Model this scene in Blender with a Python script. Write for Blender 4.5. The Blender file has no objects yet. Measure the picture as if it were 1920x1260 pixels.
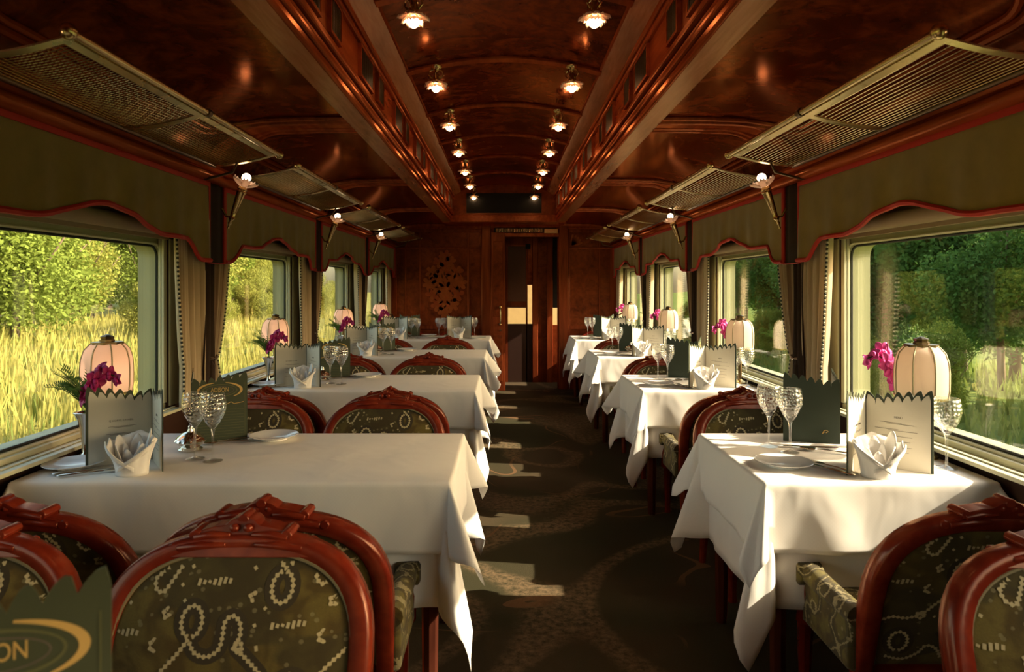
import bpy, bmesh, math, random
from mathutils import Vector, Matrix
R = math.radians
PI = math.pi
random.seed(11)
SC = bpy.context.scene
COL = SC.collection

# ------------------------------------------------------------------ camera
EYE = 1.34
cam_d = bpy.data.cameras.new('camera')
cam = bpy.data.objects.new('camera', cam_d)
COL.objects.link(cam)
cam.location = (0, 0, EYE)
cam.rotation_euler = (R(90), 0, 0)
cam_d.sensor_width = 36
cam_d.lens = 24
cam_d.shift_x = 15 / 1920
cam_d.shift_y = -93 / 1920
cam_d.clip_start = 0.02
cam_d.clip_end = 400
cam_d.dof.use_dof = True
cam_d.dof.focus_distance = 3.6
cam_d.dof.aperture_fstop = 5.0
SC.camera = cam

# ------------------------------------------------------------------ sky, sun, exposure
TRAVEL = Vector((-1, 0.13, -0.62)).normalized()
world = bpy.data.worlds.new('sky')
SC.world = world
world.use_nodes = True
wn = world.node_tree
wn.nodes.clear()
sky = wn.nodes.new('ShaderNodeTexSky')
sky.sky_type = 'NISHITA'
sky.sun_disc = False
sky.sun_elevation = R(28)
sky.sun_rotation = math.atan2(-TRAVEL.x, -TRAVEL.y)
sky.air_density = 1.0
sky.dust_density = 3.0
bg = wn.nodes.new('ShaderNodeBackground')
bg.inputs['Strength'].default_value = 0.62
wo = wn.nodes.new('ShaderNodeOutputWorld')
warm = wn.nodes.new('ShaderNodeMix'); warm.data_type = 'RGBA'; warm.blend_type = 'MULTIPLY'
warm.inputs[0].default_value = 1.0; warm.inputs[7].default_value = (1.0, 0.88, 0.66, 1)
wn.links.new(sky.outputs[0], warm.inputs[6]); wn.links.new(warm.outputs[2], bg.inputs[0])
wn.links.new(bg.outputs[0], wo.inputs[0])

sun_d = bpy.data.lights.new('sun', 'SUN')
sun_d.energy = 11.0
sun_d.angle = R(0.6)
sun_d.color = (1.0, 0.86, 0.66)
sun = bpy.data.objects.new('sun', sun_d)
COL.objects.link(sun)
sun.location = (10, -6, 8)
sun.rotation_euler = TRAVEL.to_track_quat('-Z', 'Y').to_euler()

SC.view_settings.view_transform = 'Standard'
SC.view_settings.look = 'None'
SC.view_settings.exposure = 0.40
SC.view_settings.gamma = 1.0
SC.view_settings.use_curve_mapping = False
SC.cycles.use_denoising = True
SC.cycles.max_bounces = 10
SC.cycles.diffuse_bounces = 5
SC.cycles.glossy_bounces = 4
SC.cycles.transmission_bounces = 8
SC.cycles.transparent_max_bounces = 24
SC.cycles.caustics_reflective = False
SC.cycles.caustics_refractive = False
SC.cycles.sample_clamp_indirect = 6

# ------------------------------------------------------------------ materials
def lin(c):
    """sRGB 0-255 to linear"""
    return tuple((x / 255 / 12.92 if x / 255 <= 0.04045 else ((x / 255 + 0.055) / 1.055) ** 2.4) for x in c) + (1,)

class NT:
    def __init__(s, name):
        s.m = bpy.data.materials.new(name)
        s.m.use_nodes = True
        s.t = s.m.node_tree
        s.t.nodes.clear()
        s.out = s.t.nodes.new('ShaderNodeOutputMaterial')
    def n(s, typ, **kw):
        nd = s.t.nodes.new(typ)
        for k, v in kw.items():
            setattr(nd, k, v)
        return nd
    def link(s, a, b):
        s.t.links.new(a, b)
    def setin(s, sock, v):
        if isinstance(v, bpy.types.NodeSocket):
            s.link(v, sock)
        else:
            sock.default_value = v
    def math(s, op, a, b=None, c=None, clamp=False):
        nd = s.n('ShaderNodeMath', operation=op, use_clamp=clamp)
        s.setin(nd.inputs[0], a)
        if b is not None: s.setin(nd.inputs[1], b)
        if c is not None: s.setin(nd.inputs[2], c)
        return nd.outputs[0]
    def mix(s, f, a, b):
        nd = s.n('ShaderNodeMix', data_type='RGBA')
        s.setin(nd.inputs[0], f); s.setin(nd.inputs[6], a); s.setin(nd.inputs[7], b)
        return nd.outputs[2]
    def coord(s, kind='Object', scale=(1, 1, 1), loc=(0, 0, 0), rot=(0, 0, 0)):
        tc = s.n('ShaderNodeTexCoord')
        mp = s.n('ShaderNodeMapping')
        mp.inputs['Scale'].default_value = scale
        mp.inputs['Location'].default_value = loc
        mp.inputs['Rotation'].default_value = rot
        s.link(tc.outputs[kind], mp.inputs[0])
        return mp.outputs[0]
    def noise(s, vec, scale, detail=3, rough=0.5, dist=0.0):
        nd = s.n('ShaderNodeTexNoise')
        s.link(vec, nd.inputs['Vector'])
        nd.inputs['Scale'].default_value = scale
        nd.inputs['Detail'].default_value = detail
        nd.inputs['Roughness'].default_value = rough
        nd.inputs['Distortion'].default_value = dist
        return nd
    def voro(s, vec, scale, rand=1.0, feature='F1'):
        nd = s.n('ShaderNodeTexVoronoi', feature=feature)
        s.link(vec, nd.inputs['Vector'])
        nd.inputs['Scale'].default_value = scale
        nd.inputs['Randomness'].default_value = rand
        return nd
    def ramp(s, fac, stops):
        nd = s.n('ShaderNodeValToRGB')
        el = nd.color_ramp.elements
        while len(el) < len(stops):
            el.new(0.5)
        for e, (p, c) in zip(el, stops):
            e.position = p
            e.color = c if len(c) == 4 else tuple(c) + (1,)
        s.link(fac, nd.inputs[0])
        return nd.outputs[0]
    def step(s, v, lo, hi):
        nd = s.n('ShaderNodeMapRange', interpolation_type='SMOOTHSTEP')
        s.setin(nd.inputs[0], v)
        nd.inputs[1].default_value = lo
        nd.inputs[2].default_value = hi
        return nd.outputs[0]
    def bump(s, h, strength=0.3, dist=0.01):
        nd = s.n('ShaderNodeBump')
        nd.inputs['Strength'].default_value = strength
        nd.inputs['Distance'].default_value = dist
        s.link(h, nd.inputs['Height'])
        return nd.outputs[0]
    def pbr(s, color, rough=0.5, metal=0.0, normal=None, coat=0.0, coat_rough=0.05, spec=0.5, sheen=0.0, ior=1.45, tint=None):
        p = s.n('ShaderNodeBsdfPrincipled')
        s.setin(p.inputs['Base Color'], color)
        s.setin(p.inputs['Roughness'], rough)
        p.inputs['Metallic'].default_value = metal
        p.inputs['Coat Weight'].default_value = coat
        p.inputs['Coat Roughness'].default_value = coat_rough
        p.inputs['Specular IOR Level'].default_value = spec
        p.inputs['Sheen Weight'].default_value = sheen
        p.inputs['IOR'].default_value = ior
        if tint: p.inputs['Specular Tint'].default_value = tint
        if normal is not None:
            s.link(normal, p.inputs['Normal'])
        return p
    def done(s, shader):
        s.link(shader.outputs[0] if hasattr(shader, 'outputs') else shader, s.out.inputs[0])
        return s.m

M = {}
def wood(name, dark, mid, light, scale=(1, 1, 1), burl=False, rough=0.22, tint=(1.0, 0.34, 0.15, 1), gloss=0.07):
    t = NT(name)
    v = t.coord('Object', scale=scale)
    if burl:
        n1 = t.noise(v, 3.2, 6, 0.62, 1.6)
        n2 = t.noise(v, 14, 4, 0.6, 0.8)
        f = t.math('ADD', t.math('MULTIPLY', n1.outputs[0], 0.7), t.math('MULTIPLY', n2.outputs[0], 0.35))
        c = t.ramp(f, [(0.34, dark), (0.5, mid), (0.70, light)])
    else:
        n1 = t.noise(v, 6, 4, 0.55, 0.6)
        n2 = t.noise(v, 30, 2, 0.5, 0.2)
        f = t.math('ADD', t.math('MULTIPLY', n1.outputs[0], 0.65), t.math('MULTIPLY', n2.outputs[0], 0.35))
        c = t.ramp(f, [(0.32, dark), (0.5, mid), (0.68, light)])
    base = t.pbr(c, 0.6, spec=0.0)
    gl = t.n('ShaderNodeBsdfGlossy'); gl.inputs[0].default_value = tint; gl.inputs['Roughness'].default_value = rough
    lw = t.n('ShaderNodeLayerWeight'); lw.inputs[0].default_value = 0.5
    f = t.math('ADD', gloss, t.math('MULTIPLY', t.math('POWER', lw.outputs[1], 5.0), 0.75), clamp=True)
    mx = t.n('ShaderNodeMixShader')
    t.link(f, mx.inputs[0]); t.link(base.outputs[0], mx.inputs[1]); t.link(gl.outputs[0], mx.inputs[2])
    M[name] = t.done(mx)
wood('burl', (0.018, 0.004, 0.0025), (0.085, 0.013, 0.005), (0.25, 0.044, 0.011), burl=True, rough=0.15)
wood('mahogany', (0.15, 0.022, 0.007), (0.27, 0.046, 0.013), (0.40, 0.085, 0.024), scale=(1, 0.12, 1), rough=0.20)
wood('mahogany_board', (0.26, 0.070, 0.024), (0.36, 0.105, 0.040), (0.45, 0.15, 0.06), scale=(2.5, 0.25, 2.5), rough=0.24, tint=(1.0, 0.72, 0.5, 1))
wood('mahogany_upright', (0.10, 0.017, 0.006), (0.19, 0.036, 0.011), (0.30, 0.066, 0.019), scale=(1, 1, 0.12), rough=0.25)
wood('panel_veneer', (0.06, 0.011, 0.004), (0.145, 0.027, 0.008), (0.25, 0.052, 0.014), burl=True, rough=0.26)
wood('chair_wood', (0.10, 0.010, 0.005), (0.17, 0.017, 0.007), (0.25, 0.034, 0.012), rough=0.24, tint=(1.0, 0.60, 0.42, 1), gloss=0.06)
wood('dark_leg', (0.03, 0.008, 0.005), (0.06, 0.016, 0.009), (0.10, 0.03, 0.014), scale=(1, 1, 0.2), rough=0.35)
wood('inlay_light', (0.17, 0.042, 0.011), (0.26, 0.062, 0.016), (0.34, 0.09, 0.022), rough=0.35)
wood('inlay_red', (0.19, 0.032, 0.010), (0.26, 0.047, 0.013), (0.33, 0.068, 0.02), rough=0.35)
wood('inlay_dark', (0.014, 0.005, 0.004), (0.03, 0.01, 0.006), (0.05, 0.016, 0.009), rough=0.35)

def metal(name, col, rough, scuff=0.08):
    t = NT(name)
    v = t.coord('Object')
    n = t.noise(v, 18, 3)
    r = t.math('ADD', t.math('MULTIPLY', n.outputs[0], scuff), rough)
    M[name] = t.done(t.pbr(col + (1,), r, metal=1.0))
metal('brass', (0.62, 0.47, 0.22), 0.20)
metal('brass_pale', (0.66, 0.55, 0.29), 0.24)
metal('brass_dark', (0.16, 0.105, 0.055), 0.28)
metal('silver', (0.82, 0.78, 0.70), 0.12, 0.05)

def plain(name, col, rough=0.6, var=0.12, scale=12, spec=0.4, sheen=0.0):
    t = NT(name)
    v = t.coord('Object')
    n = t.noise(v, scale, 4)
    c1 = tuple(x * (1 - var) for x in col) + (1,)
    c2 = tuple(min(1, x * (1 + var)) for x in col) + (1,)
    c = t.mix(n.outputs[0], c1, c2)
    M[name] = t.done(t.pbr(c, rough, spec=spec, sheen=sheen))
plain('gold_print', (0.58, 0.38, 0.13), 0.45)
plain('red_trim', (0.42, 0.020, 0.012), 0.6)
plain('dark_velvet', (0.030, 0.016, 0.010), 0.9, 0.3, 20)
plain('window_metal', (0.37, 0.36, 0.20), 0.42, 0.08, 5)
plain('window_metal_pale', (0.60, 0.58, 0.40), 0.45, 0.08, 5)
plain('rubber', (0.02, 0.021, 0.018), 0.6)
plain('blind_fabric', (0.30, 0.21, 0.13), 0.8)
plain('door_blind', (0.16, 0.065, 0.038), 0.55)
plain('vent_dark', (0.010, 0.008, 0.007), 0.7)
plain('porcelain', (0.80, 0.78, 0.74), 0.12, 0.03)
plain('menu_green', (0.055, 0.066, 0.036), 0.55, 0.12)
plain('menu_dark_green', (0.030, 0.042, 0.026), 0.55, 0.12)
plain('menu_line', (0.110, 0.115, 0.050), 0.55)
plain('menu_page', (0.62, 0.59, 0.50), 0.8, 0.03)
plain('ink', (0.12, 0.10, 0.085), 0.7)
plain('napkin_linen', (0.80, 0.77, 0.73), 0.9, 0.03, 40)
plain('orchid', (0.40, 0.012, 0.13), 0.5, 0.35, 30)
plain('orchid_pink', (0.85, 0.10, 0.40), 0.5, 0.35, 30)
plain('fern_green', (0.10, 0.19, 0.035), 0.55, 0.4, 30)
plain('stem_green', (0.05, 0.09, 0.02), 0.6)
plain('bead', (0.035, 0.04, 0.03), 0.6)
plain('bulb_off', (0.75, 0.70, 0.60), 0.3)
plain('shade_wire', (0.44, 0.36, 0.21), 0.6)
plain('cream_thread', (0.52, 0.42, 0.22), 0.8)
plain('dark_thread', (0.050, 0.037, 0.018), 0.9)
plain('gimp', (0.20, 0.155, 0.075), 0.7)
plain('bead_pale', (0.60, 0.54, 0.40), 0.6)
plain('next_carriage', (0.62, 0.40, 0.17), 0.6)  # tan of the added wall that turns the vestibule panes golden
plain('wall_dark', (0.045, 0.018, 0.010), 0.5)
plain('wall_lining', (0.40, 0.37, 0.22), 0.7)
plain('roof_paint', (0.05, 0.06, 0.045), 0.5)
plain('trunk_bark', (0.13, 0.095, 0.06), 0.9, 0.3)
plain('bulb_socket', (0.10, 0.07, 0.04), 0.4)

# olive velvet of the pelmets
t = NT('olive_velvet')
v = t.coord('Object')
n = t.noise(v, 5, 4, 0.6)
c = t.ramp(n.outputs[0], [(0.3, (0.185, 0.128, 0.028)), (0.7, (0.26, 0.185, 0.044))])
M['olive_velvet'] = t.done(t.pbr(c, 0.9, sheen=0.25, spec=0.2))

# white damask linen with fine weave
t = NT('table_linen')
v = t.coord('Object')
vx = t.n('ShaderNodeTexChecker')
t.link(v, vx.inputs['Vector']); vx.inputs['Scale'].default_value = 170
nz = t.noise(v, 8, 3)
h = t.math('MULTIPLY', vx.outputs[1], 1.0)
wr = t.noise(t.coord('Object', scale=(1.0, 1.0, 0.7)), 5.5, 2, 0.45, 0.5)
b1 = t.bump(wr.outputs[0], 0.55, 0.02)
c = t.mix(vx.outputs[1], (0.83, 0.785, 0.72, 1), (0.84, 0.795, 0.73, 1))
M['table_linen'] = t.done(t.pbr(c, 0.85, spec=0.15, normal=None))
bn = t.n('ShaderNodeBump'); bn.inputs['Strength'].default_value = 0.06; bn.inputs['Distance'].default_value = 0.0015
t.link(h, bn.inputs['Height']); t.link(b1, bn.inputs['Normal'])
t.link(bn.outputs[0], [n for n in t.t.nodes if n.type == 'BSDF_PRINCIPLED'][0].inputs['Normal'])

# chair tapestry: olive ground, cream beaded serpentine lines, rings, tufts
t = NT('tapestry')
v = t.coord('Object')
soft = t.noise(v, 11.5, 0)
soft2 = t.noise(v, 17.0, 2)
fine = t.voro(v, 140, 0.85)
bead = t.step(fine.outputs[0], 0.70, 0.25)
d = t.math('ABSOLUTE', t.math('SUBTRACT', soft.outputs[0], 0.5))
line = t.math('LESS_THAN', d, t.math('ADD', 0.006, t.math('MULTIPLY', bead, 0.022)))
vr = t.voro(v, 12.5, 0.55)
rd = t.math('ABSOLUTE', t.math('SUBTRACT', vr.outputs['Distance'], 0.27))
sepc = t.n('ShaderNodeSeparateColor'); t.link(vr.outputs['Color'], sepc.inputs[0])
some = t.math('GREATER_THAN', sepc.outputs[0], 0.45)
ring = t.math('MULTIPLY', t.math('LESS_THAN', rd, t.math('ADD', 0.020, t.math('MULTIPLY', bead, 0.045))), some)
disc = t.math('MULTIPLY', t.math('LESS_THAN', vr.outputs['Distance'], 0.27), some)
vs = t.voro(v, 38, 1.0)
seps = t.n('ShaderNodeSeparateColor'); t.link(vs.outputs['Color'], seps.inputs[0])
speck = t.math('MULTIPLY', t.math('LESS_THAN', vs.outputs['Distance'], 0.24), t.math('GREATER_THAN', seps.outputs[1], 0.66))
mark = t.math('MAXIMUM', t.math('MAXIMUM', line, ring), t.math('MULTIPLY', speck, 0.6), clamp=True)
halo = t.math('MAXIMUM', t.math('LESS_THAN', d, 0.085), disc)
g1 = t.mix(t.step(soft2.outputs[0], 0.40, 0.60), (0.070, 0.046, 0.012, 1), (0.150, 0.118, 0.026, 1))
g2 = t.mix(t.math('MULTIPLY', halo, 0.7), g1, (0.042, 0.030, 0.013, 1))
grain = t.noise(v, 260, 2)
g3 = t.mix(t.math('MULTIPLY', mark, 0.8), g2, (0.42, 0.345, 0.175, 1))
g4 = t.mix(t.math('MULTIPLY', grain.outputs[0], 0.45), g3, (0.06, 0.05, 0.02, 1))
M['tapestry'] = t.done(t.pbr(g4, 0.85, spec=0.2, sheen=0.1, normal=t.bump(t.math('ADD', mark, grain.outputs[0]), 0.25, 0.003)))

# the ground cloth of the chair backs (their embroidery is stitched on as geometry)
t = NT('tapestry_ground')
v = t.coord('Object')
n1 = t.noise(v, 16.0, 2, 0.5, 0.4)
n2 = t.noise(v, 7.5, 1, 0.5, 0.3)
vs = t.voro(v, 60, 1.0)
seps = t.n('ShaderNodeSeparateColor'); t.link(vs.outputs['Color'], seps.inputs[0])
speck = t.math('MULTIPLY', t.math('LESS_THAN', vs.outputs['Distance'], 0.30), t.math('GREATER_THAN', seps.outputs[1], 0.80))
grain = t.noise(v, 260, 2)
g1 = t.mix(t.step(n1.outputs[0], 0.40, 0.60), (0.095, 0.060, 0.015, 1), (0.165, 0.120, 0.027, 1))
g2 = t.mix(t.math('MULTIPLY', t.step(n2.outputs[0], 0.50, 0.56), 0.75), g1, (0.050, 0.038, 0.017, 1))
g3 = t.mix(t.math('MULTIPLY', speck, 0.45), g2, (0.36, 0.30, 0.15, 1))
g4 = t.mix(t.math('MULTIPLY', grain.outputs[0], 0.5), g3, (0.055, 0.045, 0.018, 1))
M['tapestry_ground'] = t.done(t.pbr(g4, 0.85, spec=0.2, sheen=0.1, normal=t.bump(grain.outputs[0], 0.25, 0.003)))

# carpet
t = NT('carpet')
v = t.coord('Object')
sw = t.noise(v, 0.9, 1, 0.5, 1.2)
d = t.math('ABSOLUTE', t.math('SUBTRACT', sw.outputs[0], 0.5))
thin = t.math('MULTIPLY', t.math('LESS_THAN', d, 0.0055), t.step(t.noise(v, 1.3, 1).outputs[0], 0.48, 0.56))
sw2 = t.noise(t.coord('Object', loc=(3.1, 7.7, 0)), 0.75, 1, 0.5, 0.9)
broad = t.step(t.math('ABSOLUTE', t.math('SUBTRACT', sw2.outputs[0], 0.52)), 0.060, 0.020)
pile = t.noise(v, 240, 2, 0.7)
mott = t.noise(v, 32, 4, 0.7)
base = t.mix(t.step(sw.outputs[0], 0.38, 0.62), (0.052, 0.047, 0.023, 1), (0.088, 0.060, 0.032, 1))
base = t.mix(t.math('MULTIPLY', broad, t.step(mott.outputs[0], 0.30, 0.75)), base, (0.27, 0.175, 0.095, 1))
base = t.mix(t.math('MULTIPLY', thin, 0.7), base, (0.26, 0.13, 0.06, 1))
base = t.mix(t.math('MULTIPLY', pile.outputs[0], 0.55), base, (0.020, 0.016, 0.009, 1))
M['carpet'] = t.done(t.pbr(base, 0.95, spec=0.1, normal=t.bump(pile.outputs[0], 0.5, 0.004)))

# curtain fabrics with stripes along the pleats (UV.x)
def stripes(name, a, b, scale):
    t = NT(name)
    v = t.coord('UV', scale=(scale, 0, 0))
    w = t.n('ShaderNodeTexWave', wave_type='BANDS', bands_direction='X')
    t.link(v, w.inputs['Vector']); w.inputs['Scale'].default_value = 1.0
    c = t.mix(t.step(w.outputs[1], 0.35, 0.65), a + (1,), b + (1,))
    p = t.pbr(c, 0.85, spec=0.15, sheen=0.2)
    tr = t.n('ShaderNodeBsdfTranslucent')
    t.link(c, tr.inputs[0])
    mx = t.n('ShaderNodeMixShader'); mx.inputs[0].default_value = 0.22
    t.link(p.outputs[0], mx.inputs[1]); t.link(tr.outputs[0], mx.inputs[2])
    M[name] = t.done(mx)
stripes('curtain_striped', (0.27, 0.18, 0.115), (0.46, 0.35, 0.23), 3.2)
stripes('curtain_cream', (0.54, 0.42, 0.27), (0.64, 0.52, 0.35), 2.0)

# lamp shade silk
def shade(name, col, tr_f):
    t = NT(name)
    v = t.coord('Object')
    n = t.noise(v, 50, 2)
    c = t.mix(t.math('MULTIPLY', n.outputs[0], 0.15), col + (1,), tuple(x * 0.8 for x in col) + (1,))
    p = t.pbr(c, 0.75, spec=0.2)
    tr = t.n('ShaderNodeBsdfTranslucent'); t.link(c, tr.inputs[0])
    mx = t.n('ShaderNodeMixShader'); mx.inputs[0].default_value = tr_f
    t.link(p.outputs[0], mx.inputs[1]); t.link(tr.outputs[0], mx.inputs[2])
    M[name] = t.done(mx)
shade('shade_silk', (0.82, 0.68, 0.56), 0.45)
shade('rose_glass', (0.88, 0.72, 0.62), 0.45)
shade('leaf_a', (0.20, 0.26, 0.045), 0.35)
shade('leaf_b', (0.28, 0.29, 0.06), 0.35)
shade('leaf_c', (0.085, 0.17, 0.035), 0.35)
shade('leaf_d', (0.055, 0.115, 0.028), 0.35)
shade('grass_blade', (0.36, 0.33, 0.085), 0.35)
shade('grass_green', (0.17, 0.22, 0.05), 0.35)

def emit(name, col, strength):
    t = NT(name)
    e = t.n('ShaderNodeEmission')
    e.inputs[0].default_value = col + (1,)
    e.inputs[1].default_value = strength
    M[name] = t.done(e)
emit('bulb_ceiling', (1.0, 0.62, 0.30), 36)
emit('bulb_sconce', (1.0, 0.72, 0.45), 7)
emit('bulb_table', (1.0, 0.56, 0.36), 20)

# glass: thin clear sheets and cut crystal
def glass(name, tint, ior, rough, lines=False, extra=0.0):
    t = NT(name)
    fr = t.n('ShaderNodeLayerWeight'); fr.inputs[0].default_value = 0.5
    tr = t.n('ShaderNodeBsdfTransparent'); tr.inputs[0].default_value = tint + (1,)
    gl = t.n('ShaderNodeBsdfGlossy'); gl.inputs['Roughness'].default_value = rough
    gl.inputs[0].default_value = (1, 1, 1, 1)
    r0 = ((ior - 1) / (ior + 1)) ** 2
    f = t.math('ADD', r0, t.math('MULTIPLY', t.math('POWER', fr.outputs[1], 5.0), 1 - r0), clamp=True)
    if extra: f = t.math('ADD', f, extra, clamp=True)
    if lines:
        v = t.coord('Object')
        vo = t.voro(v, 75, 0.4)
        nb = t.bump(vo.outputs[0], 0.8, 0.006)
        t.link(nb, gl.inputs['Normal']); t.link(nb, fr.inputs['Normal'])
        f = t.math('ADD', f, 0.12, clamp=True)
    mx = t.n('ShaderNodeMixShader')
    t.link(f, mx.inputs[0]); t.link(tr.outputs[0], mx.inputs[1]); t.link(gl.outputs[0], mx.inputs[2])
    M[name] = t.done(mx)
glass('pane_glass', (0.97, 0.98, 0.96), 1.5, 0.01)
glass('crystal', (0.975, 0.975, 0.96), 1.45, 0.05, True)
glass('crystal_plain', (0.985, 0.985, 0.975), 1.6, 0.06, extra=0.10)

# meadow
t = NT('meadow')
v = t.coord('Object')
n1 = t.noise(v, 0.35, 4, 0.6); n2 = t.noise(v, 3.0, 5, 0.7)
f = t.math('ADD', t.math('MULTIPLY', n1.outputs[0], 0.55), t.math('MULTIPLY', n2.outputs[0], 0.45))
c = t.ramp(f, [(0.36, (0.12, 0.15, 0.04)), (0.5, (0.26, 0.25, 0.065)), (0.66, (0.36, 0.32, 0.10))])
M['meadow'] = t.done(t.pbr(c, 0.95, spec=0.1, normal=t.bump(n2.outputs[0], 0.8, 0.1)))

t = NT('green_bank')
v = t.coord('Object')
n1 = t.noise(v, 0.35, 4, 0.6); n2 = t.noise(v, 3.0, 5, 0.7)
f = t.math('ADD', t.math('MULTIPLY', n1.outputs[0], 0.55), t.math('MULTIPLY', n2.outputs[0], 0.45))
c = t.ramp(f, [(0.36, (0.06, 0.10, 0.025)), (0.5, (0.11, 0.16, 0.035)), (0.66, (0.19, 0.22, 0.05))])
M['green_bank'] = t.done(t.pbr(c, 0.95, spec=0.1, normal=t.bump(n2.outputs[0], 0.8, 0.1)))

# ------------------------------------------------------------------ mesh helpers
class MB:
    def __init__(s):
        s.v = []; s.f = []; s.uv = None
    def add(s, vs, fs):
        b = len(s.v)
        s.v += [tuple(p) for p in vs]
        s.f += [tuple(b + i for i in f) for f in fs]
        return s
    def box(s, x0, x1, y0, y1, z0, z1):
        vs = [(x, y, z) for z in (z0, z1) for y in (y0, y1) for x in (x0, x1)]
        return s.add(vs, [(0, 2, 3, 1), (4, 5, 7, 6), (0, 1, 5, 4), (2, 6, 7, 3), (0, 4, 6, 2), (1, 3, 7, 5)])
    def tube(s, pts, r, n=8, caps=True, flat=1.0, up=None, closed=False):
        """sweep a round (or flattened) section along pts; r number or list"""
        pts = [Vector(p) for p in pts]
        m = len(pts)
        rs = r if isinstance(r, (list, tuple)) else [r] * m
        rings = []
        side = None
        for i, p in enumerate(pts):
            if closed:
                t = pts[(i + 1) % m] - pts[i - 1]
            else:
                t = pts[min(i + 1, m - 1)] - pts[max(i - 1, 0)]
            t.normalize()
            if up is not None:
                a = Vector(up).cross(t)
                if a.length < 1e-5: a = Vector((1, 0, 0)).cross(t)
            elif side is None:
                a = Vector((0, 0, 1)).cross(t)
                if a.length < 1e-3: a = Vector((1, 0, 0))
            else:
                a = side - t * side.dot(t)
            a.normalize(); side = a
            b = t.cross(a)
            rings.append([p + a * (rs[i] * math.cos(2 * PI * k / n)) + b * (rs[i] * flat * math.sin(2 * PI * k / n)) for k in range(n)])
        vs = [q for ring in rings for q in ring]
        fs = []
        for i in range(m if closed else m - 1):
            j = (i + 1) % m
            for k in range(n):
                k2 = (k + 1) % n
                fs.append((i * n + k, i * n + k2, j * n + k2, j * n + k))
        if caps and not closed:
            fs.append(tuple(range(n))[::-1]); fs.append(tuple((m - 1) * n + k for k in range(n)))
        return s.add(vs, fs)
    def sweep(s, pts, sec, side=(0, 1, 0), closed=False):
        """sweep polygon section (a,b): a along in-plane normal, b along fixed side axis"""
        pts = [Vector(p) for p in pts]; side = Vector(side)
        m = len(pts); n = len(sec); vs = []
        for i, p in enumerate(pts):
            t = (pts[min(i + 1, m - 1)] - pts[max(i - 1, 0)]) if not closed else (pts[(i + 1) % m] - pts[i - 1])
            nn = t.cross(side).normalized()
            sd = nn.cross(t).normalized()
            vs += [p + nn * a + sd * b for a, b in sec]
        fs = []
        for i in range(m if closed else m - 1):
            j = (i + 1) % m
            for k in range(n):
                k2 = (k + 1) % n
                fs.append((i * n + k, i * n + k2, j * n + k2, j * n + k))
        if not closed:
            fs.append(tuple(range(n))[::-1]); fs.append(tuple((m - 1) * n + k for k in range(n)))
        return s.add(vs, fs)
    def lathe(s, prof, n=20, c=(0, 0, 0), flute=0, amp=0.0, cap=True):
        vs = []
        for r, z in prof:
            for k in range(n):
                a = 2 * PI * k / n
                rr = r * (1 + amp * math.cos(flute * a)) if flute else r
                vs.append((c[0] + rr * math.cos(a), c[1] + rr * math.sin(a), c[2] + z))
        fs = []
        for i in range(len(prof) - 1):
            for k in range(n):
                k2 = (k + 1) % n
                fs.append((i * n + k, i * n + k2, (i + 1) * n + k2, (i + 1) * n + k))
        if cap:
            if prof[0][0] > 1e-4: fs.append(tuple(range(n))[::-1])
            if prof[-1][0] > 1e-4: fs.append(tuple((len(prof) - 1) * n + k for k in range(n)))
        return s.add(vs, fs)
    def ball(s, c, r, n=10, m=6):
        r = r if isinstance(r, (tuple, list)) else (r, r, r)
        vs = [(c[0], c[1], c[2] - r[2])]
        for i in range(1, m):
            ph = -PI / 2 + PI * i / m
            for k in range(n):
                a = 2 * PI * k / n
                vs.append((c[0] + r[0] * math.cos(ph) * math.cos(a), c[1] + r[1] * math.cos(ph) * math.sin(a), c[2] + r[2] * math.sin(ph)))
        vs.append((c[0], c[1], c[2] + r[2]))
        top = len(vs) - 1
        fs = [(0, 1 + (k + 1) % n, 1 + k) for k in range(n)]
        for i in range(m - 2):
            for k in range(n):
                a = 1 + i * n
                fs.append((a + k, a + (k + 1) % n, a + n + (k + 1) % n, a + n + k))
        a = 1 + (m - 2) * n
        fs += [(a + k, a + (k + 1) % n, top) for k in range(n)]
        return s.add(vs, fs)
    def prism(s, poly, y0, y1):
        """polygon in XZ extruded along Y"""
        n = len(poly)
        vs = [(x, y0, z) for x, z in poly] + [(x, y1, z) for x, z in poly]
        fs = [tuple(range(n)), tuple(range(2 * n - 1, n - 1, -1))]
        fs += [(i, i + n, (i + 1) % n + n, (i + 1) % n) for i in range(n)]
        return s.add(vs, fs)
    def grid(s, fn, nu, nv, uv=False):
        b = len(s.v)
        if uv and s.uv is None: s.uv = {}
        for j in range(nv + 1):
            for i in range(nu + 1):
                if uv: s.uv[len(s.v)] = (i / nu, j / nv)
                s.v.append(tuple(fn(i / nu, j / nv)))
        w = nu + 1
        for j in range(nv):
            for i in range(nu):
                s.f.append((b + j * w + i, b + j * w + i + 1, b + (j + 1) * w + i + 1, b + (j + 1) * w + i))
        return s
    def xf(s, mat):
        s.v = [tuple(mat @ Vector(p)) for p in s.v]
        return s
    def mesh(s, name, mat=None, smooth=False, sharp=None):
        me = bpy.data.meshes.new(name)
        me.from_pydata(s.v, [], s.f)
        if s.uv:
            ul = me.uv_layers.new(name='UVMap')
            for lp in me.loops:
                ul.data[lp.index].uv = s.uv.get(lp.vertex_index, (0, 0))
        bm = bmesh.new(); bm.from_mesh(me)
        bmesh.ops.recalc_face_normals(bm, faces=bm.faces)
        bm.to_mesh(me); bm.free()
        if smooth:
            me.shade_smooth()
            if sharp: me.set_sharp_from_angle(angle=R(sharp))
        if mat: me.materials.append(M[mat])
        me.update()
        return me
    def build(s, name, mat=None, parent=None, smooth=False, sharp=40, bevel=0, solid=0, loc=None, rz=0):
        return obj(name, s.mesh(name, mat, smooth, sharp), parent, bevel, solid, loc, rz)

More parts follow.
